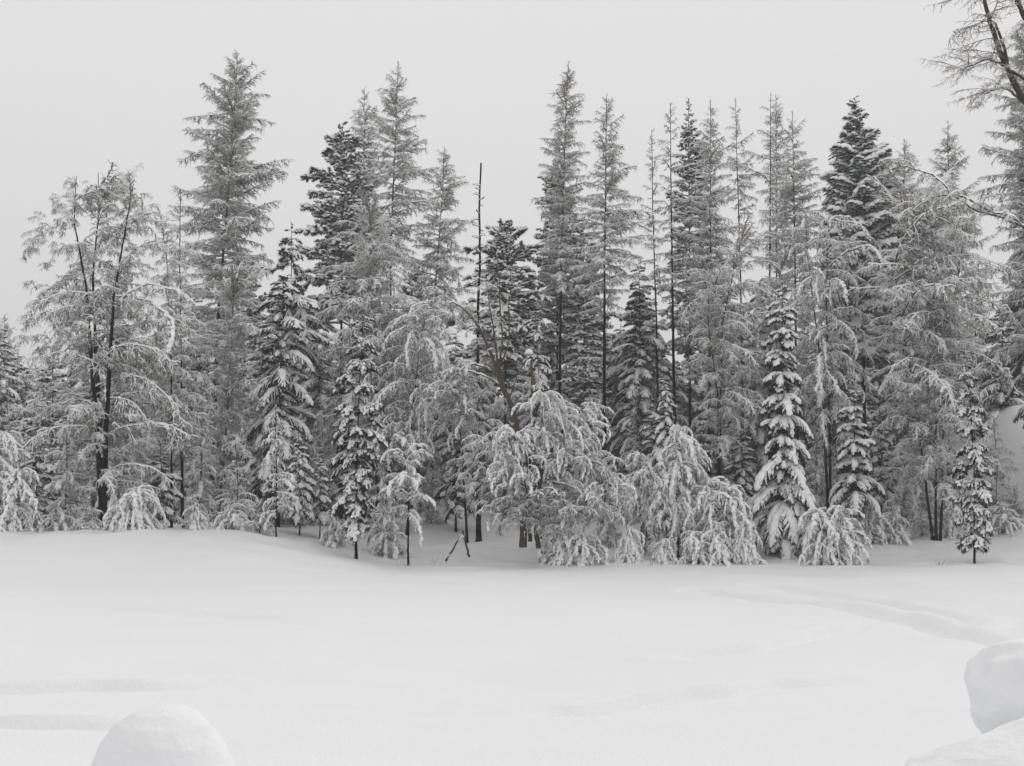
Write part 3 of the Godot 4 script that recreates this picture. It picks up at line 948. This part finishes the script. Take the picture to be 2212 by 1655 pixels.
# twigs of a family spread through a part of a crown: [px, py, half width, half height, depth offset, how many, size]
func spread(root: Node3D, foot: Vector3, depth: float, kind: String, clouds: Array) -> void:
	var buckets := {}
	for e in clouds:
		for i in int(e[5]):
			var u := Vector3(rr(-1, 1), rr(-1, 1), rr(-1, 1))
			while u.length() > 1.0:
				u = Vector3(rr(-1, 1), rr(-1, 1), rr(-1, 1))
			var p := spot(e[0] + u.x * e[2], e[1] + u.y * e[3], depth + e[4] + u.z * e[2] * depth / FOCAL)
			var size: float = e[6] * rr(0.6, 1.2)
			var set_: Array = family[kind].large if size > 1.0 else family[kind].small
			var m: Dictionary = set_[rng.randi() % set_.size()]
			var b := Basis(Vector3.UP, atan2(-u.z, u.x) + rr(-0.9, 0.9)) * Basis(Vector3.BACK, rr(-0.7, 0.35))
			if not buckets.has(m.mesh):
				buckets[m.mesh] = []
			buckets[m.mesh].append(Transform3D(b.scaled_local(Vector3.ONE * size / m.reach), p - foot))
	for key in buckets:
		crown(root, key, buckets[key])


func crown(root: Node3D, m: Mesh, places: Array) -> void:
	var mm := MultiMesh.new()
	mm.transform_format = MultiMesh.TRANSFORM_3D
	mm.mesh = m
	mm.instance_count = places.size()
	for i in places.size():
		mm.set_instance_transform(i, places[i])
	var inst := MultiMeshInstance3D.new()
	inst.name = "crown"
	inst.multimesh = mm
	inst.set_meta("kind", "stuff")
	root.add_child(inst, true)


func broken_tree(group: String) -> void:
	rng.seed = 31
	var d := 47.5
	var foot := spot(1128, 1160, d)
	foot.y = height(foot.x, foot.z)
	var root := thing("broken_birch", "broken leaning tree with bare upright stems and a long limb arching left, in the centre", "tree", foot, group)
	var brown := Color(0.085, 0.068, 0.05)
	drawn_limb(root, "stem", foot, d, [[1130, 1165], [1128, 1000], [1108, 885], [1085, 840], [1062, 770], [1030, 700], [985, 655], [930, 625]], 0.14, 0.02, 0.06, "birch", 12, 0.8, 0.5, brown)
	drawn_limb(root, "stem", foot, d, [[1108, 885], [1078, 800], [1070, 740], [1058, 660], [1050, 600]], 0.07, 0.012, 0.025, "birch", 5, 0.5, 0.4, brown)
	drawn_limb(root, "stem", foot, d, [[1078, 800], [1085, 720], [1078, 640], [1082, 590]], 0.05, 0.012, 0.02, "birch", 4, 0.5, 0.4, brown)
	drawn_limb(root, "stem", foot, d, [[1078, 800, 0.3], [1100, 730], [1098, 660], [1108, 610]], 0.05, 0.012, 0.02, "birch", 4, 0.5, 0.4, brown)
	drawn_limb(root, "limb", foot, d, [[1075, 810], [1040, 790], [1010, 790], [975, 820], [950, 860, -0.3]], 0.06, 0.015, 0.06, "laden", 10, 0.8, 0.3, brown)
	drawn_limb(root, "limb", foot, d, [[1080, 830], [1040, 810], [990, 800], [955, 830], [935, 880, 0.4]], 0.05, 0.015, 0.06, "laden", 9, 0.8, 0.3, brown)
	drawn_limb(root, "limb", foot, d, [[1110, 900], [1140, 880], [1150, 830], [1146, 770]], 0.07, 0.06, 0.04, "laden", 5, 0.6, 0.3, Color(0.10, 0.08, 0.06))
	var a := Acc.new()
	lump(a, spot(1143, 762, d) - foot, Vector3.RIGHT, 0.2, 0.18, 0.2, 12, 6)
	part("snow_cap", a.mesh(twig_material), root)
	drawn_limb(root, "limb", foot, d, [[1100, 860], [1112, 830], [1120, 800]], 0.04, 0.03, 0.03, "birch", 2, 0.4, 0.4, brown)
	spread(root, foot, d, "birch", [[1010, 860, 70, 50, 0.6, 40, 0.9], [960, 690, 60, 40, 0.4, 22, 0.8], [1060, 700, 50, 90, 0.3, 20, 0.5], [1150, 850, 30, 60, 0.5, 20, 0.6]])


func front_row() -> void:
	# --- conifers on the open slope in front of the forest
	var c := "young conifers in front of the forest"
	tree("padded_pine", "young_pine", "young pine with drooping snow-tipped clumps and a bare foot, left of centre on the slope", "tree", c, 43, [[[770, 1176], [770, 1000], [777, 820], [786, 668]]],
		[[672, 12, 12], [720, 26, 26], [780, 38, 40], [840, 52, 50], [910, 64, 56], [980, 52, 46], [1040, 58, 40], [1100, 48, 40], [1145, 34, 34]], {"r": 0.09, "density": 1.3, "tiers": 10.0, "plaster": 0.3})
	tree("spruce", "young_spruce", "tallest layered spruce in the front row, its tiers heavy with snow", "tree", c, 46, [[[1690, 1160], [1690, 900], [1690, 612]]],
		[[612, 8, 8], [660, 22, 22], [720, 32, 30], [780, 36, 34], [850, 46, 44], [930, 54, 56], [1010, 66, 72], [1080, 74, 80], [1135, 70, 68], [1162, 50, 46]], {"r": 0.1, "density": 2.0, "tiers": 12.0, "plaster": 0.3, "pitch": -0.1})
	tree("spruce", "young_spruce", "smaller dark spruce behind and right of the tallest layered spruce", "tree", c, 49, [[[1848, 1100], [1846, 980], [1845, 832]]],
		[[835, 5, 5], [880, 18, 18], [950, 34, 34], [1020, 46, 44], [1090, 50, 50]], {"r": 0.08, "density": 1.9, "tiers": 7.0, "plaster": 0.3})
	tree("padded_pine", "young_pine", "slim conifer with a bare foot standing alone at the far right of the slope", "tree", c, 44.5, [[[2105, 1216], [2104, 1000], [2094, 850], [2082, 758]]],
		[[758, 9, 9], [820, 22, 22], [880, 32, 32], [960, 36, 36], [1040, 40, 40], [1110, 44, 38], [1175, 36, 32]], {"r": 0.07, "density": 1.5, "tiers": 11.0, "plaster": 0.3})
	tree("spruce", "young_spruce", "draped spruce with a hooked tip behind the big white mound of twigs", "tree", c, 50, [[[1440, 1120], [1440, 950], [1438, 850], [1430, 800]]],
		[[808, 6, 6], [860, 18, 18], [920, 30, 32], [980, 50, 50], [1080, 60, 60]], {"r": 0.08, "density": 1.8, "pitch": -0.2})
	tree("padded_pine", "young_pine", "slim snow-padded pine with a rounded head behind the snowball-capped stump", "tree", c, 50, [[[1168, 1120], [1166, 900], [1162, 780], [1155, 655]]],
		[[660, 8, 8], [700, 22, 22], [760, 28, 28], [830, 34, 34], [900, 34, 34]], {"r": 0.08, "density": 1.1, "tiers": 5.0})
	tree("laden", "sapling", "thin white-coated sapling left of the young pine, on the crest of the bank", "sapling", "", 43.5, [[[597, 1142], [597, 1000], [596, 872]]],
		[[872, 5, 5], [920, 22, 22], [1000, 28, 26], [1060, 30, 44], [1110, 36, 50]], {"r": 0.045, "density": 1.1})
	tree("spruce", "young_spruce", "small drooping spruce just right of the thin white-coated sapling", "tree", c, 46, [[[648, 1130], [648, 1040], [644, 930]]],
		[[932, 4, 4], [980, 18, 18], [1050, 28, 28], [1110, 36, 36]], {"r": 0.05, "density": 1.6})
	tree("spruce", "young_spruce", "smallest spruce with a round snow cap between the bank crest and the young pine", "tree", c, 46.5, [[[692, 1130], [692, 1050], [690, 985]]],
		[[984, 8, 8], [1020, 16, 16], [1110, 30, 30]], {"r": 0.04, "density": 1.6})
	tree("laden", "small_birch", "small leafless tree with arching white twigs and a straight bare trunk in the hollow", "tree", "", 43, [[[882, 1192], [882, 1080], [878, 1000], [874, 938]]],
		[[938, 12, 12], [970, 36, 34], [1010, 46, 50], [1060, 58, 60], [1110, 56, 66]], {"r": 0.06, "density": 0.85, "pitch": 0.25, "plaster": 0.3})
	tree("dark_spruce", "spruce_tree", "dark conifer in the shadowed gap left of the big white-draped tree", "tree", "", 52, [[[985, 1130], [985, 1000], [985, 870]]],
		[[870, 5, 5], [930, 30, 30], [1020, 46, 46], [1100, 56, 56]], {"r": 0.09, "density": 1.2})

	# --- the big white-draped tree in the middle
	draped_tree()

	# --- bowed trees and bushes buried in snow
	var m := "bowed saplings under thick snow"
	tree("hoary", "bowed_sapling", "largest white mound of bowed twigs, with a pointed hood, right of centre", "bush", m, 45.5, [[[1465, 1180], [1462, 1080], [1468, 990], [1470, 925]]],
		[[915, 18, 20], [950, 44, 50], [1000, 52, 62], [1060, 50, 74], [1120, 50, 70]], {"r": 0.07, "density": 2.3, "pitch": -0.3, "bias": 0.85})
	tree("hoary", "bowed_sapling", "rounded white hump of twigs left of the largest mound", "bush", m, 46.5, [[[1385, 1180], [1384, 1080], [1382, 985]]],
		[[970, 14, 14], [1000, 34, 34], [1060, 44, 40], [1120, 46, 40]], {"r": 0.05, "density": 2.0, "pitch": -0.3})
	tree("hoary", "bowed_sapling", "leaning arch of snowy twigs in front of the largest mound", "bush", m, 45, [[[1450, 1180], [1436, 1120], [1420, 1060], [1400, 1010]]],
		[[1000, 14, 14], [1040, 36, 30], [1090, 40, 40], [1140, 30, 40]], {"r": 0.05, "density": 1.4, "pitch": -0.1})
	tree("hoary", "bowed_sapling", "tangled white thicket between the largest mound and the tallest layered spruce", "bush", m, 45, [[[1545, 1200], [1540, 1120], [1530, 1040]], [[1570, 1200], [1580, 1120], [1575, 1050]]],
		[[1035, 24, 24], [1070, 54, 60], [1120, 64, 64], [1170, 66, 64]], {"r": 0.04, "density": 2.8, "pitch": -0.1})
	tree("hoary", "snowy_bush", "low bush of three drooping lobes at the left end of the front row", "bush", m, 43.8, [[[1235, 1216], [1225, 1180], [1215, 1150]], [[1250, 1216], [1256, 1190], [1262, 1165]], [[1285, 1218], [1288, 1200], [1286, 1182]]],
		[[1146, 20, 20], [1165, 50, 40], [1190, 58, 50], [1212, 60, 50]], {"r": 0.035, "density": 8.0, "pitch": -0.35})
	tree("hoary", "snowy_bush", "rounded white hooded bush like a cowl, second from left in the front row", "bush", m, 44, [[[1352, 1214], [1358, 1170], [1362, 1140]]],
		[[1128, 14, 14], [1150, 26, 26], [1190, 36, 34], [1212, 48, 40]], {"r": 0.04, "density": 6.5, "pitch": -0.5})
	tree("hoary", "snowy_bush", "short pointed snowy bush with a dark curved stem at its left", "bush", m, 44, [[[1440, 1216], [1428, 1190], [1440, 1165], [1458, 1160]]],
		[[1160, 12, 14], [1185, 22, 30], [1212, 30, 36]], {"r": 0.03, "density": 7.0, "pitch": -0.4})
	tree("hoary", "snowy_bush", "ragged snowy bush around a dark hollow in the middle of the front row", "bush", m, 44, [[[1512, 1212], [1505, 1180], [1498, 1150]], [[1560, 1212], [1556, 1170], [1548, 1130]]],
		[[1128, 14, 14], [1155, 34, 34], [1190, 44, 40], [1208, 50, 44]], {"r": 0.035, "density": 6.0, "pitch": -0.2})
	tree("hoary", "snowy_bush", "tent-shaped snowy bush with a skirt spreading right, in front of the tallest layered spruce", "bush", m, 44, [[[1605, 1214], [1606, 1170], [1612, 1125]]],
		[[1116, 10, 12], [1145, 22, 28], [1180, 28, 46], [1212, 36, 80]], {"r": 0.035, "density": 6.5, "pitch": -0.45})
	tree("hoary", "snowy_bush", "wide arched snowy bush standing apart at the right end of the front row", "bush", m, 44, [[[1790, 1214], [1780, 1160], [1765, 1105]], [[1805, 1214], [1815, 1160], [1825, 1105]]],
		[[1094, 28, 28], [1125, 52, 54], [1165, 60, 66], [1205, 62, 74]], {"r": 0.035, "density": 4.6, "pitch": -0.25, "arms": [[1815, 1130, 1868, 1190]]})
	tree("hoary", "snowy_bush", "big white arched bush at the left edge of the picture", "bush", m, 41.5, [[[30, 1150], [34, 1080], [44, 1020]], [[0, 1150], [-10, 1000], [20, 930]]],
		[[930, 30, 24], [1000, 50, 36], [1070, 60, 50], [1120, 70, 60]], {"r": 0.05, "density": 3.0, "pitch": -0.25})
	tree("hoary", "snowy_bush", "bush bowed to the right under snow at the foot of the double-stemmed birch", "bush", m, 42.5, [[[270, 1150], [280, 1100], [300, 1055]]],
		[[1048, 20, 20], [1075, 40, 56], [1110, 46, 84], [1138, 50, 92]], {"r": 0.04, "density": 4.4, "pitch": -0.3})
	# --- thin weeds and twigs at the right foot of the forest
	var k := 0
	for e in [[1915, 1165, 1090, 52, 24, "furthest left at the right forest edge, beside the smaller dark spruce"], [1995, 1150, 1020, 53, 40, "third from left at the right forest edge, under the wide birch"], [1960, 1160, 1060, 52.5, 34, "second from left at the right forest edge, under the wide birch"], [2045, 1150, 1040, 53, 40, "left of the slim lone conifer, up the slope"], [2150, 1155, 1070, 53, 40, "right of the slim lone conifer, up the slope"], [2195, 1160, 1050, 52, 40, "nearest the right edge, below the snow hill"], [1650, 1180, 1100, 48.5, 26, "behind the tent-shaped bush"], [1880, 1190, 1110, 50, 26, "behind the right side of the wide arched bush"]]:
		tree("birch", "twiggy_shrub", "thin frosted shrub " + e[5], "shrub", "thin bare shrubs at the right forest edge", e[3], [[[e[0], e[1]], [e[0] + 3, (e[1] + e[2]) * 0.5], [e[0] - 4, e[2]]]],
			[[e[2], 5, 5], [(e[1] + e[2]) * 0.5, e[4] * 0.7, e[4] * 0.7], [e[1] - 12, e[4], e[4]]], {"r": 0.025, "density": 3.0, "merged": true})
		k += 1
	k = 0
	for e in [
		[120, 1085, 43.2, "between the arched bush and the double-stemmed birch"],
		[190, 1090, 43.0, "at the left foot of the double-stemmed birch"],
		[420, 1075, 44.5, "right of the bush bowed to the right"],
		[500, 1085, 44.5, "on the bank crest below the tallest larch"],
		[560, 1095, 44.0, "left of the thin white-coated sapling's foot"],
		[720, 1100, 45.0, "left of the young pine's foot"],
		[830, 1095, 46.0, "between the young pine and the small arching tree"],
		[1210, 1095, 47.0, "behind the three-lobed bush"],
		[1310, 1085, 48.0, "behind the cowl-shaped bush"],
		[1640, 1090, 48.5, "left behind the tallest layered spruce's foot"],
		[1755, 1090, 48.5, "right behind the tallest layered spruce's foot"],
		[1880, 1085, 49.5, "below the smaller dark spruce, on its right"],
		[1930, 1095, 50.0, "left of the wide birch's thin stems"],
		[1990, 1100, 50.5, "in front of the wide birch's thin stems"],
		[2060, 1095, 50.5, "left behind the slim lone conifer"],
		[2165, 1090, 51.0, "right behind the slim lone conifer"]]:
		rng.seed = 40 + k
		var foot := spot(e[0], 1150, e[2])
		foot.y = height(foot.x, foot.z)
		var low: float = 1089.0 + (2.5 - foot.y) / e[2] * FOCAL
		var w := rr(24, 38)
		tree(["laden", "birch", "hoary"][k % 3], "snowy_brush", "low snowy brush " + e[3], "brush", "low snowy brush along the foot of the forest", e[2], [[[e[0], low], [e[0] + 4, (e[1] + low) * 0.5], [e[0] - 5, e[1]]]],
			[[e[1], 12, 12], [lerpf(e[1], low, 0.5), w, w], [low - 4, w * 1.3, w * 1.3]], {"r": 0.03, "density": 3.6, "fill": 0.5, "pitch": -0.1, "merged": true})
		k += 1
	# --- dead stems poking out of the snow
	for e in [[938, 1204, "tuft of dead twigs in the snow left of the two leaning sticks"], [2036, 1199, "low dead stems poking from the snow left of the slim lone conifer"], [1212, 1188, "dead twigs by the left end of the three-lobed bush"], [866, 1196, "thin dead stems beside the foot of the small arching tree"], [1420, 1208, "dark twigs lying between the cowl-shaped bush and the short pointed bush"]]:
		rng.seed = e[0]
		var foot := spot(e[0], e[1], 43.0)
		foot.y = height(foot.x, foot.z)
		var root := thing("dead_twigs", e[2], "twigs", foot)
		for i in 7:
			var a := Acc.new()
			var pts := bend(Vector3(rr(-0.25, 0.25), -0.05, rr(-0.2, 0.2)), Vector3(rr(-1, 1), rr(0.3, 1.2), rr(-0.5, 0.5)).normalized(), rr(0.2, 0.55), 4, 0.5, 0.3)
			tube(a, pts, 0.012, 0.006, BARK)
			cap(a, pts, 0.014, 0.01, 0.02)
			part("twig", a.mesh(twig_material), root)
	# --- two broken sticks leaning together in the snow
	rng.seed = 12
	var sd := 42.5
	for e in [["snow-coated stick leaning to the right, the longer of the two sticks meeting in a peak", [[962, 1212], [980, 1185], [1001, 1146]], 0.045, 0.03], ["dark stick standing almost upright, the shorter of the two sticks meeting in a peak", [[1013, 1204], [1008, 1180], [1000, 1147, -0.06]], 0.05, 0.035]]:
		var foot := spot(e[1][0][0], e[1][0][1], sd)
		foot.y = height(foot.x, foot.z)
		var root := thing("broken_stick", e[0], "stick", foot, "broken sticks leaning together")
		drawn_limb(root, "stick", foot, sd, e[1], e[2], e[3], 0.045 if e[2] < 0.047 else 0.02, "birch", 2 if e[2] < 0.047 else 0, 0.35, 0.0, Color(0.07, 0.055, 0.045))


func draped_tree() -> void:
	rng.seed = 909
	var d := 43.5
	var foot := spot(1140, 1178, d)
	foot.y = height(foot.x, foot.z)
	var root := thing("white_draped_tree", "big multi-stemmed tree in the centre with thick white snow draped over its bent limbs", "tree", foot)
	var dark := Color(0.07, 0.06, 0.05)
	drawn_limb(root, "stem", foot, d, [[1130, 1182], [1132, 1120], [1140, 1020], [1150, 930], [1170, 850]], 0.17, 0.05, 0.03, "laden", 8, 1.2, 0.55, dark)
	drawn_limb(root, "stem", foot, d, [[1164, 1184], [1158, 1130], [1168, 1030], [1190, 930], [1220, 870]], 0.11, 0.04, 0.03, "laden", 10, 1.2, 0.4, dark)
	drawn_limb(root, "stem", foot, d, [[1145, 1170, 0.4], [1146, 1080, 0.4], [1190, 980], [1235, 900], [1265, 890]], 0.09, 0.03, 0.05, "laden", 12, 1.3, 0.4, dark)
	drawn_limb(root, "limb", foot, d, [[1140, 1010], [1110, 940], [1090, 925], [1075, 945, -0.5], [1072, 1000, -0.8]], 0.06, 0.02, 0.12, "laden", 12, 0.9, 0.3, dark)
	drawn_limb(root, "limb", foot, d, [[1140, 980], [1118, 940, -0.4], [1138, 975, -0.8], [1142, 1050, -1.0]], 0.06, 0.02, 0.13, "laden", 10, 0.8, 0.3, dark)
	drawn_limb(root, "limb", foot, d, [[1150, 900], [1165, 850, -0.4], [1172, 880, -0.8], [1178, 960, -1.0]], 0.06, 0.02, 0.14, "laden", 12, 0.9, 0.2, dark)
	drawn_limb(root, "limb", foot, d, [[1170, 870], [1200, 870, -0.4], [1215, 920, -0.8], [1225, 990, -1.0]], 0.05, 0.02, 0.1, "laden", 12, 0.9, 0.2, dark)
	drawn_limb(root, "limb", foot, d, [[1235, 1010], [1265, 995, -0.3], [1300, 1005, -0.4], [1325, 1040, -0.5], [1348, 1105, -0.5]], 0.05, 0.015, 0.06, "laden", 16, 0.9, 0.1, dark)
	drawn_limb(root, "limb", foot, d, [[1170, 1040], [1215, 1045, -0.5], [1255, 1065, -0.6], [1290, 1110, -0.7]], 0.05, 0.015, 0.05, "laden", 13, 0.9, 0.1, dark)
	drawn_limb(root, "limb", foot, d, [[1140, 1020], [1090, 975, 0.2], [1040, 985, 0.2], [1005, 1030, 0.2]], 0.05, 0.015, 0.05, "birch", 14, 1.0, 0.15, dark)
	drawn_limb(root, "limb", foot, d, [[1140, 1060], [1090, 1020, 0.2], [1040, 1040, 0.2], [1015, 1090, 0.2]], 0.05, 0.015, 0.04, "birch", 12, 1.0, 0.15, dark)
	drawn_limb(root, "limb", foot, d, [[1150, 1050], [1190, 1030, 0.3], [1230, 1050, 0.3], [1260, 1120, 0.2]], 0.04, 0.015, 0.04, "birch", 14, 1.0, 0.15, dark)
	drawn_limb(root, "limb", foot, d, [[1145, 1080], [1120, 1070, -0.3], [1095, 1100, -0.3], [1080, 1140, -0.3]], 0.04, 0.012, 0.03, "birch", 8, 0.8, 0.15, dark)
	spread(root, foot, d, "hoary", [[1172, 900, 30, 60, -0.5, 40, 0.6], [1235, 920, 50, 55, 0.0, 60, 0.7], [1108, 1000, 34, 65, -0.7, 55, 0.6], [1215, 985, 40, 40, -0.4, 30, 0.6], [1310, 1060, 40, 40, -0.4, 34, 0.6]])
	spread(root, foot, d, "laden", [[1250, 1000, 60, 60, 0.4, 30, 0.7], [1275, 1105, 55, 36, -0.3, 26, 0.6], [1080, 1100, 36, 34, -0.2, 20, 0.6]])
	spread(root, foot, d, "birch", [[1085, 1045, 42, 55, 0.2, 34, 0.7], [1195, 1095, 80, 45, -0.2, 80, 0.7], [1150, 1125, 50, 28, -0.4, 34, 0.5], [1050, 975, 36, 40, 0.3, 20, 0.7]])


# a pillow of snow over something buried: rings of given radius at given height, roughened
func mound(called: String, label: String, category: String, centre: Vector3, rings: Array, squash: float, lean: Vector2, lumpy: float) -> void:
	var root := thing(called, label, category, Vector3(centre.x, height(centre.x, centre.z), centre.z))
	var a := Acc.new()
	var cols := 130
	var rows := 110
	var curve := Curve2D.new()
	for i in rings.size():
		var before: Vector2 = Vector2(rings[maxi(i - 1, 0)][0], rings[maxi(i - 1, 0)][1])
		var after: Vector2 = Vector2(rings[mini(i + 1, rings.size() - 1)][0], rings[mini(i + 1, rings.size() - 1)][1])
		var tan_ := (after - before) / 6.0
		curve.add_point(Vector2(rings[i][0], rings[i][1]), -tan_, tan_)
	var high: float = rings[0][1]
	var length := curve.get_baked_length()
	for j in rows + 1:
		var p := curve.sample_baked(length * j / rows)
		for k in cols:
			var ang := TAU * k / cols
			var d := Vector3(cos(ang), 0, sin(ang) * squash)
			var q := Vector3(d.x * p.x + lean.x * p.y / high, p.y, d.z * p.x + lean.y * p.y / high)
			var f := swell.get_noise_3d(q.x * 22 + centre.x * 9, q.y * 22, q.z * 22) * lumpy + ripple.get_noise_3d(q.x * 7, q.y * 7, q.z * 7) * lumpy * 0.14
			q += (d + Vector3(0, 0.5, 0)) * f * minf(1.0, p.x * 4.0)
			a.v.append(q)
	for j in rows + 1:
		for k in cols:
			var e := a.v[j * cols + (k + 1) % cols] - a.v[j * cols + (k + cols - 1) % cols]
			var f := a.v[mini(j + 1, rows) * cols + k] - a.v[maxi(j - 1, 0) * cols + k]
			var nn := f.cross(e).normalized()
			if j == 0:
				nn = Vector3.UP
			elif nn.dot(Vector3(cos(TAU * k / cols), 0.6, sin(TAU * k / cols))) < 0.0:
				nn = -nn
			a.n.append(nn)
			if j < rows:
				var p := j * cols + k
				var q := j * cols + (k + 1) % cols
				a.idx.append_array(PackedInt32Array([p, q + cols, q, p, p + cols, q + cols]))
	part("snow_cover", a.mesh(snow_material), root)


func near_things() -> void:
	# --- near tree off the right edge: its bare branches hang into the corner
	rng.seed = 55
	var d := 24.0
	var foot := spot(2420, 1300, d)
	foot.y = height(foot.x, foot.z)
	var root := thing("near_bare_tree", "near bare tree outside the right edge, its drooping branches hanging into the top right corner", "tree", foot)
	var grey := Color(0.06, 0.055, 0.05)
	drawn_limb(root, "trunk", foot, d, [[2420, 1330], [2400, 900], [2370, 600], [2330, 300]], 0.26, 0.16, 0.03, "bare", 0, 1.0, 0.0, grey)
	drawn_limb(root, "limb", foot, d, [[2330, 300], [2250, 240], [2212, 215], [2165, 120], [2142, 60], [2122, -20], [2095, -90]], 0.095, 0.03, 0.05, "bare", 11, 1.2, 0.4, grey)
	drawn_limb(root, "limb", foot, d, [[2330, 300], [2280, 120], [2215, 40], [2190, -30], [2165, -120]], 0.08, 0.035, 0.05, "bare", 8, 1.2, 0.4, grey)
	drawn_limb(root, "limb", foot, d, [[2370, 400], [2280, 220], [2212, 170], [2165, 140], [2135, 128], [2105, 138], [2075, 152]], 0.055, 0.008, 0.045, "bare", 20, 1.0, 0.45, grey)
	drawn_limb(root, "limb", foot, d, [[2375, 500], [2290, 280], [2212, 222], [2180, 195], [2150, 192], [2128, 205], [2112, 235]], 0.05, 0.008, 0.045, "bare", 18, 0.9, 0.45, grey)
	drawn_limb(root, "limb", foot, d, [[2180, 150], [2155, 60], [2130, 45], [2105, 58]], 0.04, 0.008, 0.03, "bare", 9, 0.8, 0.3, grey)
	# --- the long bough that arches in front of the right skyline
	d = 36.0
	foot = spot(2330, 1250, d)
	foot.y = height(foot.x, foot.z)
	root = thing("leaning_tree", "tree outside the right edge with a long bough arching left in front of the skyline", "tree", foot)
	drawn_limb(root, "trunk", foot, d, [[2330, 1260], [2320, 900], [2300, 600], [2270, 520]], 0.15, 0.07, 0.03, "birch", 0, 1.0, 0.0, grey)
	drawn_limb(root, "limb", foot, d, [[2270, 520], [2212, 490], [2150, 465], [2110, 455], [2060, 420], [2020, 382], [1975, 366], [1930, 352]], 0.055, 0.01, 0.06, "birch", 14, 0.7, 0.35, grey)
	drawn_limb(root, "limb", foot, d, [[2270, 560], [2190, 470], [2130, 462], [2090, 480, -0.4], [2060, 500, -0.4]], 0.05, 0.015, 0.06, "birch", 12, 0.8, 0.3, grey)
	drawn_limb(root, "limb", foot, d, [[2150, 465], [2080, 425], [2020, 425], [1970, 455]], 0.05, 0.01, 0.05, "birch", 9, 0.8, 0.3, grey)
	# --- snow pillows close to the camera
	var p := spot(335, 1600, 6.4)
	mound("snow_mound", "smooth rounded snow mound in the near left corner", "snow mound", Vector3(p.x, 0, p.z), [[0.0, 1.30], [0.08, 1.29], [0.17, 1.26], [0.26, 1.20], [0.34, 1.10], [0.40, 0.97], [0.47, 0.75], [0.58, 0.4], [0.75, -0.1]], 1.0, Vector2(0.06, 0), 0.045)
	snowfall()
	p = spot(2248, 1500, 6.6)
	mound("snowy_shrub", "bulging snow-buried shrub cut off by the right edge near the camera", "shrub", Vector3(p.x, 0, p.z), [[0.0, 1.66], [0.13, 1.63], [0.27, 1.53], [0.36, 1.36], [0.39, 1.2], [0.33, 1.06], [0.22, 0.98], [0.3, 0.5], [0.5, -0.1]], 1.0, Vector2(0.0, 0), 0.2)
	p = spot(2330, 1660, 5.8)
	mound("snow_bank", "low white snow bank in the near right corner under the snow-buried shrub", "snow bank", Vector3(p.x, 0, p.z), [[0.0, 1.42], [0.3, 1.32], [0.55, 1.22], [0.88, 1.06], [1.2, 0.6], [1.5, -0.1]], 0.8, Vector2(0.0, 0), 0.08)


func snowfall() -> void:
	rng.seed = 2008
	var a := Acc.new()
	lump(a, Vector3.ZERO, Vector3.RIGHT, 1.0, 0.8, 1.0, 5, 2)
	for i in a.c.size():
		a.c[i] = SNOW
	var places := []
	for i in 3600:
		var d := 9.0 + 32.0 * pow(rng.randf(), 0.6)
		var p := Vector3(rr(-0.6, 0.6) * d, rr(-0.12, 0.62) * d + 1.8, -d)
		if p.y < 2.7 + d * 0.05:
			continue
		var size := rr(0.003, 0.0075)
		places.append(Transform3D(Basis.from_euler(Vector3(rr(0, 6), rr(0, 6), 0)).scaled_local(Vector3(size, size * rr(0.8, 1.8), size)), p))
	var mm := MultiMesh.new()
	mm.transform_format = MultiMesh.TRANSFORM_3D
	mm.mesh = a.mesh(twig_material)
	mm.instance_count = places.size()
	for i in places.size():
		mm.set_instance_transform(i, places[i])
	var o := MultiMeshInstance3D.new()
	o.name = "snowflakes"
	o.multimesh = mm
	o.set_meta("kind", "stuff")
	o.set_meta("label", "scattered snowflakes falling through the air before the forest")
	o.set_meta("category", "snowfall")
	add_child(o)
